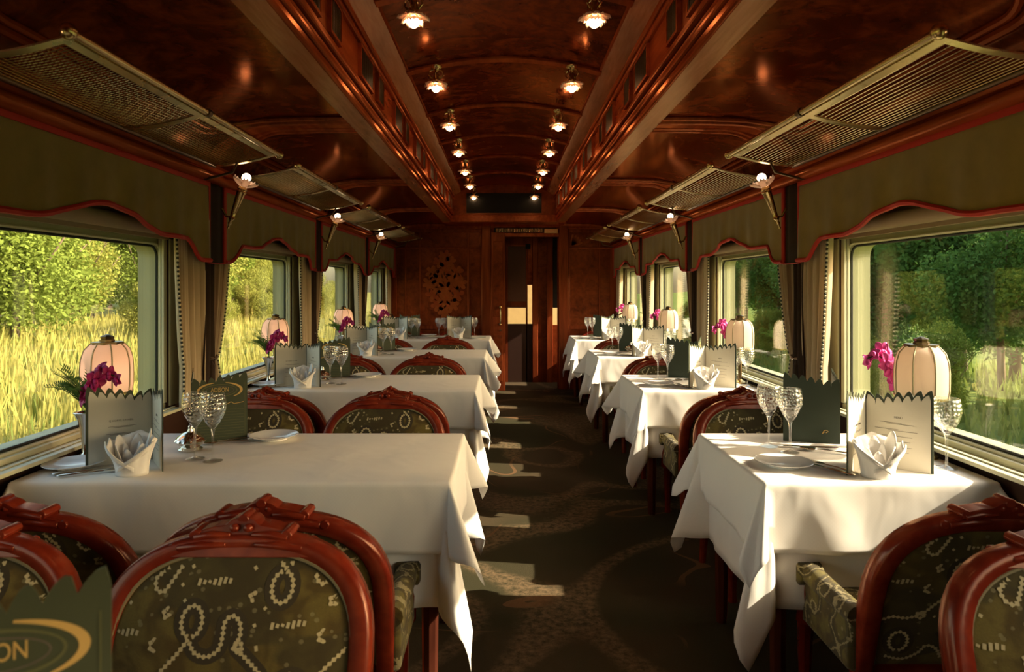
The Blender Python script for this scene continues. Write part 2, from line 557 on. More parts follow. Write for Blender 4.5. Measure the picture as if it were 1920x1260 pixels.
def obj(name, me, parent=None, bevel=0, solid=0, loc=None, rz=0):
    o = bpy.data.objects.new(name, me)
    COL.objects.link(o)
    if parent is not None: o.parent = parent
    if loc is not None: o.location = loc
    if rz: o.rotation_euler = (0, 0, rz)
    if solid:
        md = o.modifiers.new('thickness', 'SOLIDIFY'); md.thickness = solid; md.offset = 0
    if bevel:
        md = o.modifiers.new('edges', 'BEVEL'); md.width = bevel; md.segments = 2; md.limit_method = 'ANGLE'
    return o

def tag(o, label=None, cat=None, group=None, kind=None):
    if label: o['label'] = label
    if cat: o['category'] = cat
    if group: o['group'] = group
    if kind: o['kind'] = kind
    return o

def thing(name, label, cat, loc=(0, 0, 0), rz=0, group=None):
    o = bpy.data.objects.new(name, None)
    o.empty_display_size = 0.05
    COL.objects.link(o)
    o.location = loc; o.rotation_euler = (0, 0, rz)
    return tag(o, label, cat, group)

def struct(name, parent=None):
    o = bpy.data.objects.new(name, None)
    COL.objects.link(o)
    if parent is not None: o.parent = parent
    else: o['kind'] = 'structure'
    return o

def kids(o):
    return [c for c in CHILD.get(o.name, [])]
CHILD = {}
def snapshot(root):
    """remember the tree once so copies are cheap"""
    CHILD[root.name] = list(root.children)
    for c in root.children: snapshot(c)
def copy_tree(root, parent=None):
    c = root.copy(); COL.objects.link(c); c.parent = parent
    for ch in kids(root): copy_tree(ch, c)
    return c
def place(proto, first, loc, rz, label, cat=None, group=None, sx=1):
    """first use moves the prototype itself, later ones copy it"""
    if first[0]:
        first[0] = False; o = proto
    else:
        o = copy_tree(proto)
    o.location = loc; o.rotation_euler = (0, 0, rz)
    if sx != 1: o.scale = (sx, 1, 1)
    o['label'] = label
    if cat: o['category'] = cat
    if group: o['group'] = group
    return o

def text_mesh(s, size, mat, depth=0.0002, width=None):
    cu = bpy.data.curves.new('lettering', 'FONT')
    cu.body = s; cu.size = size; cu.align_x = 'CENTER'; cu.align_y = 'CENTER'; cu.extrude = depth
    o = bpy.data.objects.new('lettering', cu)
    COL.objects.link(o)
    dg = bpy.context.evaluated_depsgraph_get()
    me = bpy.data.meshes.new_from_object(o.evaluated_get(dg))
    bpy.data.objects.remove(o)
    me.materials.clear(); me.materials.append(M[mat])
    if width:
        xs = [v.co.x for v in me.vertices]
        k = width / max(1e-6, max(xs) - min(xs))
        for v in me.vertices: v.co.x *= k
    return me

# ------------------------------------------------------------------ the dining car shell
BAY = 1.85
def bc(k): return 2.45 + BAY * k          # bay centre
def dv(k): return 1.525 + BAY * k         # divider between bays k-1 and k
Y0, Y1 = dv(-2), 8.90
WALL = 1.56                               # inner face under the windows
GLASS = 1.62
WZ0, WZ1 = 0.807, 1.53
SIDE = {-1: 'left', 1: 'right'}
def X(s, *p): return [(s * a, b, c) for a, b, c in p]

fl = MB().box(-1.7, 1.7, Y0 - 0.1, 9.7, -0.06, 0).build('floor', 'carpet')
tag(fl, 'dark olive carpet with tan swirling lines', kind='structure')

for s in (-1, 1):
    m = MB()
    def bx(a0, a1, y0, y1, z0, z1):
        m.box(min(s * a0, s * a1), max(s * a0, s * a1), y0, y1, z0, z1)
    bx(WALL, 1.68, Y0, 9.7, 0, 0.775)
    bx(WALL, 1.68, Y0, 9.7, 1.565, 2.05)
    for k in range(-2, 5):
        y = dv(k)
        bx(WALL, 1.68, max(Y0, y - 0.199), 9.06 if k == 4 else y + 0.199, 0.775, 1.565)
    bx(WALL, 1.68, 9.46, 9.7, 0.775, 1.565)  # unseen opening left before this piece lets sun into the vestibule
    w = m.build('wall_' + SIDE[s], 'wall_dark')
    tag(w, 'dark wood side wall below and between the windows', kind='structure')
    m = MB()
    for k in range(-1, 5):
        y = dv(k)
        m.box(min(s * 1.552, s * WALL), max(s * 1.552, s * WALL), y - 0.199, min(y + 0.199, Y1), 0.785, 1.56)
    m.build('pillar_lining', 'wall_lining', w)
    bb = MB()
    bb.box(min(s * 1.535, s * 1.56), max(s * 1.535, s * 1.56), Y0, Y1, 0, 0.14)
    tag(bb.build('baseboard_' + SIDE[s], 'mahogany', bevel=0.006), 'wooden skirting along the side wall', kind='structure')

def rrect(y0, y1, z0, z1, r, n=6):
    pts = []
    for cy, cz, a0 in ((y1 - r, z1 - r, 0), (y0 + r, z1 - r, 90), (y0 + r, z0 + r, 180), (y1 - r, z0 + r, 270)):
        for i in range(n + 1):
            a = R(a0 + 90 * i / n)
            pts.append((cy + r * math.cos(a), cz + r * math.sin(a)))
    return pts

wi = 0
for s in (-1, 1):
    for k in range(-2, 4):
        c = bc(k); wi += 1
        w = struct('window_%d' % wi)
        tag(w, 'wide train window with rounded corners and pale metal frame')
        y0, y1 = c - 0.72, c + 0.72
        # outer frame: rectangular ring filling the wall opening, with rounded sight edge
        inner = rrect(y0, y1, WZ0, WZ1, 0.055)
        m = MB()
        n = len(inner)
        def outer(p):
            yy = max(c - 0.72, min(c + 0.72, p[0])); zz = p[1]
            return (c + (p[0] - c) * (0.725 / 0.72) + 0.0, zz)
        # ring between inner loop and the rectangle of the opening
        out = []
        for (yy, zz) in inner:
            oy = c + 0.725 if yy > c else c - 0.725
            oz = 1.57 if zz > (WZ0 + WZ1) / 2 else 0.77
            out.append((yy, zz, oy, oz))
        ring_in = [p for p in inner]
        ring_out = []
        q = n // 4
        for i, (yy, zz) in enumerate(inner):
            seg = i // q
            j = i % q
            oy = c + 0.725 if seg in (0, 3) else c - 0.725
            oz = 1.57 if seg in (0, 1) else 0.77
            ring_out.append((oy, oz))
        xa, xb = 1.60, 1.70
        vs = [(s * xa, a, b) for a, b in ring_in] + [(s * xa, a, b) for a, b in ring_out] + [(s * xb, a, b) for a, b in ring_in] + [(s * xb, a, b) for a, b in ring_out]
        fs = []
        for i in range(n):
            j = (i + 1) % n
            fs += [(i, j, n + j, n + i), (2 * n + i, 3 * n + i, 3 * n + j, 2 * n + j), (i, 2 * n + i, 2 * n + j, j), (n + i, n + j, 3 * n + j, 3 * n + i)]
        m.add(vs, fs)
        m.build('frame', 'window_metal', w)
        m = MB()
        m.tube([(s * 1.598, a, b) for a, b in rrect(y0 - 0.006, y1 + 0.006, WZ0 - 0.006, WZ1 + 0.006, 0.058)], 0.006, 6, closed=True)
        m.build('glazing_bead', 'window_metal_pale', w, smooth=True)
        m = MB()
        m.tube([(s * 1.612, a, b) for a, b in rrect(y0 + 0.004, y1 - 0.004, WZ0 + 0.004, WZ1 - 0.004, 0.052)], 0.006, 6, closed=True)
        m.build('rubber_seal', 'rubber', w, smooth=True)
        m = MB()
        for e in (-1, 1):       # jamb ribs on the reveal
            for a, wd in ((1.575, 0.010), (1.59, 0.006)):
                yy = c + e * 0.70
                m.box(min(s * (a - 0.006), s * (a + 0.006)), max(s * (a - 0.006), s * (a + 0.006)), min(yy, yy + e * 0.03), max(yy, yy + e * 0.03), 0.80, 1.56)
        m.build('jamb', 'window_metal_pale', w, bevel=0.002)
        m = MB()
        m.box(min(s * 1.505, s * 1.60), max(s * 1.505, s * 1.60), c - 0.74, c + 0.74, 0.762, 0.776)
        m.box(min(s * 1.535, s * 1.55), max(s * 1.535, s * 1.55), c - 0.74, c + 0.74, 0.776, 0.781)
        m.box(min(s * 1.575, s * 1.60), max(s * 1.575, s * 1.60), c - 0.74, c + 0.74, 0.776, 0.796)
        m.build('sill', 'window_metal_pale', w, bevel=0.003)
        MB().box(min(s * 1.618, s * 1.624), max(s * 1.618, s * 1.624), y0 - 0.02, y1 + 0.02, WZ0 - 0.02, WZ1 + 0.02).build('pane', 'pane_glass', w)
        if k >= -1:
            m = MB()
            m.tube([(s * 1.52, c - 0.68, 1.60), (s * 1.52, c + 0.68, 1.60)], 0.032, 12)
            m.build('roller_blind', 'blind_fabric', w, smooth=True)
            MB().box(min(s * 1.545, s * 1.56), max(s * 1.545, s * 1.56), c - 0.70, c + 0.70, 1.555, 1.75).build('head_board', 'blind_fabric', w)

# cornice rails
for i, s in enumerate((-1, 1)):
    prof = [(1.56, 1.955), (1.56, 1.84), (1.415, 1.84), (1.388, 1.842), (1.372, 1.856), (1.372, 1.872), (1.386, 1.886), (1.40, 1.89), (1.405, 1.90), (1.398, 1.912), (1.405, 1.925), (1.44, 1.93), (1.45, 1.955)]
    if s < 0: prof = [(-a, b) for a, b in prof]
    tag(MB().prism(prof, Y0, Y1).build('trim_%d' % (i + 1), 'mahogany', smooth=True, sharp=50), 'polished cornice rail above the pelmets', kind='structure')

# ceiling
def zdeck(a):
    if a <= 1.05: return EYE + 0.805
    u = min(1.0, (a - 1.05) / 0.40)
    return EYE + 0.58 + 0.225 * math.sqrt(max(0, 1 - u * u))
ceil = struct('ceiling')
tag(ceil, 'dark lacquered burl ceiling with raised clerestory')
AX = [0.74, 0.90, 1.05, 1.10, 1.15, 1.20, 1.25, 1.30, 1.34, 1.38, 1.41, 1.43, 1.445, 1.45]
for s in (-1, 1):
    for k in range(-2, 4):
        ya, yb = dv(k), min(dv(k + 1), Y1)
        m = MB()
        vs = [(s * a, y, zdeck(a)) for a in AX for y in (ya, yb)]
        m.add(vs, [(2 * i, 2 * i + 1, 2 * i + 3, 2 * i + 2) for i in range(len(AX) - 1)])
        m.build('deck_panel', 'burl', ceil, smooth=True, sharp=60)
        for off, rad, rr in ((0.055, 0.26, 0.011), (0.125, 0.20, 0.009)):
            pa, pb = ya + off, yb - off
            xo = 1.395 - off * 0.35
            path = [(0.75, pa), (0.95, pa), (xo - rad, pa)]
            path += [(xo - rad + rad * math.sin(R(a)), pa + rad - rad * math.cos(R(a))) for a in range(10, 91, 10)]
            path += [(xo, pa + rad + (pb - pa - 2 * rad) * t / 6) for t in range(1, 6)]
            path += [(xo - rad + rad * math.cos(R(a)), pb - rad + rad * math.sin(R(a))) for a in range(0, 91, 10)]
            path += [(0.95, pb), (0.75, pb)]
            m = MB().tube([(s * a, y, zdeck(a) - 0.006) for a, y in path], rr * 1.45, 8, caps=False)
            m.build('panel_moulding', 'mahogany', ceil, smooth=True)
    for k in range(-1, 5):
        yc = dv(k)
        m = MB()
        xs = [a for a in AX if a < 1.44]
        pts = []
        for a in xs: pts.append((a, zdeck(a) - 0.014))
        for a in reversed(xs): pts.append((a, zdeck(a) + 0.004))
        m.prism([(s * a, z) for a, z in pts], yc - 0.050, min(yc + 0.050, Y1))
        m.build('deck_rib', 'mahogany', ceil, bevel=0.004)
    # wide soffit board and stepped mouldings of the clerestory
    def strip(name, x0, x1, z0, z1, mat='mahogany', bev=0.006, y1=8.36):
        return MB().box(min(s * x0, s * x1), max(s * x0, s * x1), Y0, y1, EYE + z0, EYE + z1).build(name, mat, ceil, bevel=bev)
    strip('soffit_board', 0.655, 0.757, 0.790, 0.815, 'mahogany_board', 0.003)
    for x0, x1, z0, z1 in ((0.640, 0.662, 0.788, 0.822), (0.632, 0.655, 0.824, 0.852), (0.637, 0.660, 0.854, 0.872), (0.622, 0.650, 0.874, 0.905)):
        strip('fascia_moulding', x0, x1, z0, z1, bev=0.009)
    strip('clerestory_board', 0.634, 0.66, 0.90, 1.08)
    for x0, x1, z0, z1 in ((0.612, 0.645, 1.060, 1.085), (0.600, 0.640, 1.087, 1.112)):
        strip('frieze_moulding', x0, x1, z0, z1, bev=0.009)
    m = MB()
    m.prism([(s * 0.612, EYE + 1.108), (s * 0.516, EYE + 1.172), (s * 0.530, EYE + 1.20), (s * 0.640, EYE + 1.13)], Y0, 8.36)
    m.build('cove_plank', 'mahogany_board', ceil, bevel=0.003)
    m = MB().tube([(s * 0.522, Y0, EYE + 1.171), (s * 0.522, 8.36, EYE + 1.171)], 0.008, 6)
    m.build('cove_bead', 'mahogany', ceil, smooth=True)
    # louvred vents
    for j in range(-4, 6):
        yc = 3.26 + 0.925 * j
        for off, ln in ((-0.16, 0.26), (0.19, 0.14)):
            ya, yb = yc + off - ln / 2, yc + off + ln / 2
            if yb > 8.3 or ya < Y0: continue
            v = struct('vent_grille', ceil)
            MB().box(min(s * 0.628, s * 0.636), max(s * 0.628, s * 0.636), ya, yb, EYE + 0.920, EYE + 1.048).build('backing', 'vent_dark', v)
            m = MB()
            for a0, a1, z0, z1 in ((ya - 0.012, yb + 0.012, 0.912, 0.924), (ya - 0.012, yb + 0.012, 1.044, 1.056), (ya - 0.012, ya, 0.924, 1.044), (yb, yb + 0.012, 0.924, 1.044)):
                m.box(min(s * 0.617, s * 0.637), max(s * 0.617, s * 0.637), a0, a1, EYE + z0, EYE + z1)
            m.build('vent_frame', 'mahogany', v)
            m = MB()
            ns = int(ln / 0.016)
            for q in range(ns):
                yy = ya + (q + 0.5) * ln / ns
                m.box(min(s * 0.620, s * 0.630), max(s * 0.620, s * 0.630), yy - 0.002, yy + 0.002, EYE + 0.924, EYE + 1.044)
            m.build('louvre', 'brass_dark', v)
# crown of the clerestory
def zcrown(x): return EYE + 1.172 + 0.075 * (1 - (x / 0.52) ** 2)
NX = 16
for j in range(-6, 8):
    ya, yb = 1.875 + 0.925 * j, 1.875 + 0.925 * (j + 1)
    ya, yb = max(ya, Y0), min(yb, 8.36)
    if yb <= ya + 0.01: continue
    m = MB()
    xs = [-0.53 + 1.06 * i / NX for i in range(NX + 1)]
    m.add([(x, y, zcrown(x)) for x in xs for y in (ya, yb)], [(2 * i, 2 * i + 1, 2 * i + 3, 2 * i + 2) for i in range(NX)])
    m.build('crown_panel', 'burl', ceil, smooth=True)
    if ya > Y0 + 0.05:
        poly = [(x, zcrown(x) - 0.016) for x in xs] + [(x, zcrown(x) + 0.004) for x in reversed(xs)]
        MB().prism(poly, ya - 0.032, ya + 0.032).build('crown_rib', 'mahogany', ceil, bevel=0.006)
# end of the clerestory
ce = struct('clerestory_end', ceil)
MB().box(-0.66, 0.66, 8.36, 8.42, EYE + 0.80, EYE + 1.28).build('end_board', 'panel_veneer', ce)
MB().box(-0.46, 0.46, 8.345, 8.36, EYE + 0.90, EYE + 1.14).build('dark_panel', 'vent_dark', ce)
MB().box(-0.68, 0.68, 8.33, 8.42, EYE + 0.785, EYE + 0.875).build('end_rail', 'mahogany', ce, bevel=0.01)
MB().box(-0.76, 0.76, 8.40, Y1, EYE + 0.785, EYE + 0.83).build('end_soffit', 'mahogany', ce, bevel=0.004)

# roof shell keeps daylight out
m = MB()
m.box(-1.70, 1.70, Y0 - 0.12, 9.75, 2.70, 2.75)
for s in (-1, 1): m.box(min(s * 1.66, s * 1.70), max(s * 1.66, s * 1.70), Y0 - 0.12, 9.75, 1.90, 2.70)
m.box(-1.70, 1.70, Y0 - 0.12, Y0 - 0.08, -0.1, 2.70)
m.box(-1.70, 1.70, 8.95, 9.00, 2.14, 2.70)
tag(m.build('roof', 'roof_paint'), 'outer roof shell of the carriage', kind='structure')
tag(MB().box(-1.66, 1.66, Y0 - 0.08, Y0, 0, 2.70).build('wall_back', 'panel_veneer'), 'panelled wall behind the camera', kind='structure')

# ------------------------------------------------------------------ end wall with doorway
ew = struct('wall_end')
tag(ew, 'panelled mahogany end wall with floral marquetry')
YE = Y1
def eb(name, x0, x1, z0, z1, mat='mahogany_upright', y=YE, d=0.05, bev=0.004, par=None):
    return MB().box(x0, x1, y, y + d, z0, z1).build(name, mat, ew if par is None else par, bevel=bev)
eb('wall_board', -1.6, -0.16, 0, 2.2, 'panel_veneer', YE + 0.02, 0.06, 0)
eb('wall_board', 0.70, 1.6, 0, 2.2, 'panel_veneer', YE + 0.02, 0.06, 0)
eb('wall_board', -0.30, 0.84, 2.04, 2.2, 'panel_veneer', YE + 0.02, 0.06, 0)
for x0, x1 in ((-1.56, -1.40), (-1.295, -1.275), (-1.105, -1.080), (-0.480, -0.455), (0.845, 0.862), (1.235, 1.255), (1.38, 1.56)):
    eb('stile', x0, x1, 0, 2.14, y=YE - 0.002, d=0.03)
for x0, x1 in ((-0.295, -0.165), (0.712, 0.838)):
    eb('post', x0, x1, 0, 2.14, 'mahogany_upright', YE - 0.045, 0.12, 0.012)
for x0, x1 in ((-1.40, -0.295), (0.838, 1.40)):
    eb('rail', x0, x1, 1.832, 1.852, y=YE - 0.003, d=0.03)
    eb('rail', x0, x1, 2.045, 2.085, y=YE - 0.010, d=0.04)
    eb('rail', x0, x1, 0.78, 0.83, y=YE - 0.003, d=0.03)
    eb('plinth', x0, x1, 0, 0.18, y=YE - 0.012, d=0.04)
eb('cornice_rail', -1.5, 1.5, 2.085, 2.15, 'mahogany', YE - 0.04, 0.08, 0.012)
# brass vent over the doorway
hv = struct('header_vent', ew)
eb('backing', -0.13, 0.68, 2.035, 2.10, 'vent_dark', YE - 0.048, 0.02, 0, hv)
m = MB()
for q in range(40):
    xx = -0.10 + 0.76 * q / 39
    m.box(xx - 0.003, xx + 0.003, YE - 0.056, YE - 0.048, 2.045, 2.09)
m.build('vent_bars', 'brass', hv)
eb('brass_end_plate', 0.52, 0.70, 2.03, 2.085, 'brass', YE - 0.06, 0.012, 0.003, hv)
eb('lintel', -0.165, 0.712, 1.985, 2.035, 'mahogany', YE - 0.05, 0.10, 0.008)

# marquetry bouquet on the big left panel, small fans at the corners
def petal(m, cx, cz, L, W, ang, y):
    n = 10
    pts = []
    for i in range(n):
        t = 2 * PI * i / n
        a = L * 0.5 * (1 + math.cos(t)); b = W * 0.5 * math.sin(t) * (0.55 + 0.45 * math.cos(t * 0.5) ** 2)
        pts.append((cx + a * math.cos(ang) - b * math.sin(ang), cz + a * math.sin(ang) + b * math.cos(ang)))
    m.prism(pts, y, y + 0.004)
rnd = random.Random(3)
lay = {'inlay_light': MB(), 'inlay_red': MB(), 'inlay_dark': MB()}
mx0, mz0 = -0.775, 1.36
yl = YE + 0.0165
def flower(cx, cz, r, mats, n=6):
    r *= 1.2
    for i in range(n):
        a = 2 * PI * i / n + rnd.random() * 0.4
        petal(lay[mats[i % len(mats)]], cx, cz, r, r * 0.72, a, yl - 0.001 * (i % 3))
for cx, cz, r in ((0, 0.38, 0.07), (-0.07, 0.30, 0.07), (0.07, 0.30, 0.07), (0, 0.20, 0.09), (-0.16, 0.16, 0.08), (0.16, 0.16, 0.08), (-0.08, 0.06, 0.09), (0.09, 0.06, 0.09), (-0.20, 0.02, 0.08), (0.20, 0.02, 0.08),
                  (0, -0.06, 0.10), (-0.15, -0.12, 0.09), (0.15, -0.12, 0.09), (0, -0.20, 0.09), (-0.09, -0.26, 0.08), (0.10, -0.26, 0.08), (0, -0.35, 0.08)):
    flower(mx0 + cx, mz0 + cz, r, rnd.choice((('inlay_light', 'inlay_red'), ('inlay_red', 'inlay_light', 'inlay_red'), ('inlay_light',))))
for cx, cz, a in ((-0.20, 0.11, 60), (0.20, 0.11, 120), (-0.12, 0.16, 50), (0.12, 0.16, 130), (-0.02, 0.08, 110), (0.02, 0.08, 70), (-0.20, -0.10, 80), (0.20, -0.10, 100), (-0.12, -0.14, 60), (0.12, -0.14, 120), (0, 0.12, 90)):
    petal(lay['inlay_dark'], mx0 + cx, mz0 + cz, 0.055, 0.028, R(a), yl - 0.003)
for k_, mm in lay.items():
    mm.build('marquetry', k_, ew)
fm = MB()
for bx_, s_ in ((-0.31, -1), (0.88, 1)):
    for i in range(5):
        petal(fm, bx_, 1.875, 0.15, 0.05, R(90 - s_ * -1 * (8 + 17 * i)) if s_ < 0 else R(82 - 17 * i), YE + 0.014)
fm.build('corner_fan', 'inlay_light', ew)

# sliding door leaf, half open
d1 = struct('door_1')
tag(d1, 'sliding wooden door leaf with brass pull handle')
MB().box(-0.165, 0.015, 8.74, 8.78, 0.005, 2.03).build('leaf', 'mahogany_upright', d1, bevel=0.004)
MB().box(-0.135, -0.018, 8.734, 8.74, 0.95, 1.92).build('panel', 'panel_veneer', d1, bevel=0.003)
MB().box(-0.135, -0.018, 8.734, 8.74, 0.12, 0.72).build('panel', 'panel_veneer', d1, bevel=0.003)
m = MB()
m.tube([(-0.045, 8.735, 1.075), (-0.045, 8.695, 1.065), (-0.045, 8.685, 1.03), (-0.045, 8.685, 0.90), (-0.045, 8.695, 0.865), (-0.045, 8.735, 0.855)], 0.0095, 8)
m.ball((-0.045, 8.73, 1.075), 0.018); m.ball((-0.045, 8.73, 0.855), 0.018)
m.build('handle', 'brass', d1, smooth=True)
MB().lathe([(0.0, 0), (0.014, 0.0), (0.014, 0.006), (0.0, 0.006)], 12).xf(Matrix.Translation((-0.045, 8.735, 0.78)) @ Matrix.Rotation(R(90), 4, 'X')).build('lock', 'brass_dark', d1, smooth=True)

# vestibule partition with a half-drawn blind in its door
vp = struct('wall_vestibule')
tag(vp, 'inner panelled partition seen through the doorway')
YV = 9.55
def vb(name, x0, x1, z0, z1, mat='mahogany_upright', y=YV, d=0.05, par=vp, bev=0.004):
    return MB().box(x0, x1, y, y + d, z0, z1).build(name, mat, par, bevel=bev)
vb('board', -1.56, 0.02, 0, 2.6, 'panel_veneer', bev=0)
vb('board', 0.80, 1.56, 0, 2.6, 'panel_veneer', bev=0)
vb('board', 0.02, 0.80, 2.02, 2.6, 'panel_veneer', bev=0)
vb('stile', 0.40, 0.475, 0, 2.02, y=YV - 0.02, d=0.07)
vb('panel', 0.475, 0.60, 0, 2.02, 'panel_veneer')
vb('rail', 0.475, 0.60, 1.62, 1.65, y=YV - 0.01, d=0.03)
vb('stile', 0.60, 0.68, 0, 2.02, y=YV - 0.03, d=0.08)
vb('board', 0.68, 0.80, 0, 0.80, 'panel_veneer')
vb('board', 0.68, 0.80, 1.04, 2.02, 'vent_dark')  # near-black board stands in for a dark gap, shade put into its colour
d2 = struct('door_2')
tag(d2, 'vestibule door with a blind drawn over most of its window')
vb('stile', 0.02, 0.055, 0, 2.02, par=d2)
vb('stile', 0.305, 0.33, 0, 2.02, par=d2)
vb('stile', 0.395, 0.40, 0, 2.02, par=d2)
vb('lower_panel', 0.055, 0.40, 0, 0.815, 'wall_dark', par=d2)
vb('blind', 0.055, 0.305, 1.04, 1.92, 'door_blind', par=d2, d=0.02)
vb('rail', 0.055, 0.305, 1.055, 1.13, par=d2, y=YV - 0.012, d=0.02)
vb('top_rail', 0.055, 0.40, 1.90, 2.02, par=d2, y=YV - 0.008)
vb('slim_panel', 0.33, 0.395, 1.36, 1.92, 'mahogany', par=d2)
vb('pane', 0.055, 0.395, 0.80, 1.92, 'pane_glass', par=d2, y=YV + 0.03, d=0.006, bev=0)
vb('closer', 0.30, 0.37, 1.86, 1.93, 'vent_dark', par=d2, y=YV - 0.05, d=0.05, bev=0.006)

# tan wall added beyond the vestibule door to make its panes look golden
nc = MB().box(-1.6, 1.6, 11.6, 11.7, -0.9, 2.6)
tag(nc.build('wall_next_carriage', 'next_carriage'), 'tan wall added outdoors to give the vestibule panes a golden glow', kind='structure')

# ------------------------------------------------------------------ pelmets, curtains, racks, sconces
ORD = ['first', 'second', 'third', 'last']
ROW = {-1: 'wide-table', 1: 'narrow-table'}

def pel_z(u):
    a = abs(u)
    if a < 0.52: return 1.553 + 0.080 * (0.5 + 0.5 * math.cos(PI * a / 0.52))
    if a < 0.73: return 1.553
    if a < 0.92:
        t = (a - 0.73) / 0.19
        return 1.553 - 0.092 * (0.5 - 0.5 * math.cos(PI * t)) ** 0.8
    return 1.461
for s in (-1, 1):
    for k in range(-1, 4):
        c = bc(k); rr = random.Random(k * 7 + s)
        p1, p2 = rr.random() * 6, rr.random() * 6
        hw = 0.83
        nm = 'behind the camera' if k < 0 else '%s from the camera' % ORD[k] if k < 3 else 'beside the end wall'
        v = thing('pelmet', 'olive velvet scalloped pelmet, %s on the %s side' % (nm, ROW[s]), 'pelmet', (s * 1.42, c, 0), group='olive window pelmets')
        def px(u, t):
            return 0.005 * math.sin(u * 17 + p1) * t + 0.004 * math.sin(u * 31 + p2) * t
        m = MB().grid(lambda a, b: (s * px(2 * a - 1, b), (2 * a - 1) * hw, 1.845 + (pel_z(2 * a - 1) - 1.845) * b), 84, 8)
        m.build('fabric', 'olive_velvet', v, smooth=True, solid=0.006)
        n = 100
        pts = [(s * (px(2 * i / n - 1, 1) - 0.004), (2 * i / n - 1) * hw, pel_z(2 * i / n - 1) + 0.004) for i in range(n + 1)]
        MB().tube(pts, 0.0105, 6, flat=1.0).build('red_piping', 'red_trim', v, smooth=True)
        m = MB()
        m.box(min(0, -s * 0.008), max(0, -s * 0.008), -hw, hw, 1.820, 1.846)
        for e in (-1, 1): m.box(min(0, -s * 0.007), max(0, -s * 0.007), e * hw - 0.008, e * hw + 0.008, 1.461, 1.845)
        m.build('red_tape', 'red_trim', v)
    for k in range(0, 5):
        y = dv(k) if k < 4 else Y1 - 0.06
        hw = 0.088 if k < 4 else 0.05
        nm = '%s from the camera' % ORD[k] if k < 4 else 'touching the end wall'
        v = thing('pelmet_drop', 'dark brown velvet drop between olive pelmets, %s on the %s side' % (nm, ROW[s]), 'pelmet drop', (s * 1.425, y, 0), group='dark drops between the pelmets')
        m = MB().grid(lambda a, b: (s * 0.006 * math.sin(a * 9), (2 * a - 1) * hw, 1.845 - 0.392 * b), 10, 4)
        m.build('fabric', 'dark_velvet', v, smooth=True, solid=0.006)
        m = MB().tube([(-s * 0.004, -hw, 1.84), (-s * 0.004, -hw, 1.453), (-s * 0.004, hw, 1.453), (-s * 0.004, hw, 1.84)], 0.0075, 6)
        m.build('red_piping', 'red_trim', v)
    # curtains at every divider
    for k in range(0, 5):
        y = dv(k) if k < 4 else Y1 - 0.03
        for e in (-1, 1):
            if k == 4 and e == 1: continue
            nm = ('%s from the camera' % ORD[k]) if k < 4 else 'against the end wall'
            which = 'near' if e < 0 else 'far'
            v = thing('curtain', ('tied-back striped' if e > 0 else 'straight cream') + ' curtain on the %s side of pillar, %s, %s windows' % (which, nm, ROW[s]), 'curtain', (s * 1.49, y, 0), group='tied-back window curtains')
            rr = random.Random(k * 13 + e * 5 + s)
            ph = rr.random() * 6
            W_top, W_tie, W_bot = (0.27, 0.215, 0.22) if e < 0 else (0.24, 0.070, 0.13)
            def width(z):
                if z > 0.98:
                    t = (z - 0.98) / 0.64
                    return W_tie + (W_top - W_tie) * (t ** 0.62)
                t = (0.98 - z) / 0.20
                return W_tie + (W_bot - W_tie) * t
            def cpt(a, b):
                z = 1.62 - 0.84 * b
                w_ = width(z)
                amp = 0.012 + 0.010 * (w_ / W_top)
                return (s * (-0.012 + amp * math.sin(a * 5.5 * 2 * PI * 0.75 + ph + 0.6 * b) - 0.02 * math.exp(-((z - 0.98) / 0.05) ** 2) * 0), e * (0.02 + a * w_), z)
            m = MB().grid(cpt, 40, 18, uv=True)
            m.build('fabric', 'curtain_striped' if e > 0 else 'curtain_cream', v, smooth=True, solid=0.003)
            m = MB().grid(lambda a, b: Vector(cpt(0.86 + 0.14 * a, b)) + Vector((-s * 0.006, 0, 0)), 5, 18, uv=True)
            m.build('cream_border', 'curtain_cream', v, smooth=True, solid=0.003)
            m = MB(); m2 = MB()
            for i in range(84):
                b = i / 83
                p = Vector(cpt(1.0, b)) + Vector((-s * 0.008, e * 0.006, 0))
                (m if i % 2 else m2).ball(p, (0.006, 0.009, 0.0052), 6, 4)
            m.build('tassel_fringe', 'bead', v, smooth=True)['kind'] = 'stuff'
            m2.build('fringe_braid', 'bead_pale', v, smooth=True)['kind'] = 'stuff'
            if e > 0 or k == 4:
                m = MB().tube([(-s * 0.035, e * 0.0, 0.985), (-s * 0.042, e * 0.05, 0.978), (-s * 0.034, e * (W_tie + 0.02), 0.985), (0.0 * s, e * (W_tie + 0.035), 1.0), (s * 0.03, e * (W_tie + 0.02), 1.01)], 0.008, 6)
                m.build('tieback_cord', 'brass_dark', v, smooth=True)
                m = MB().lathe([(0.0, 0.0), (0.018, 0.0), (0.014, 0.06), (0.016, 0.075), (0.008, 0.09), (0.003, 0.10)], 10, (-s * 0.045, -0.005, 0.875))
                m.build('tassel', 'dark_velvet', v, smooth=True)
        if k < 4:
            v = thing('centre_drape', 'narrow dark brown drape hanging on pillar, %s from the camera, %s side' % (ORD[k], ROW[s]), 'drape', (s * 1.455, y, 0), group='dark drapes on the pillars')
            m = MB().grid(lambda a, b: (s * 0.010 * math.sin(a * 14), (2 * a - 1) * (0.062 - 0.020 * math.sin(PI * min(1, b * 1.25))), 1.62 - 0.84 * b), 20, 10)
            m.build('fabric', 'dark_velvet', v, smooth=True, solid=0.004)

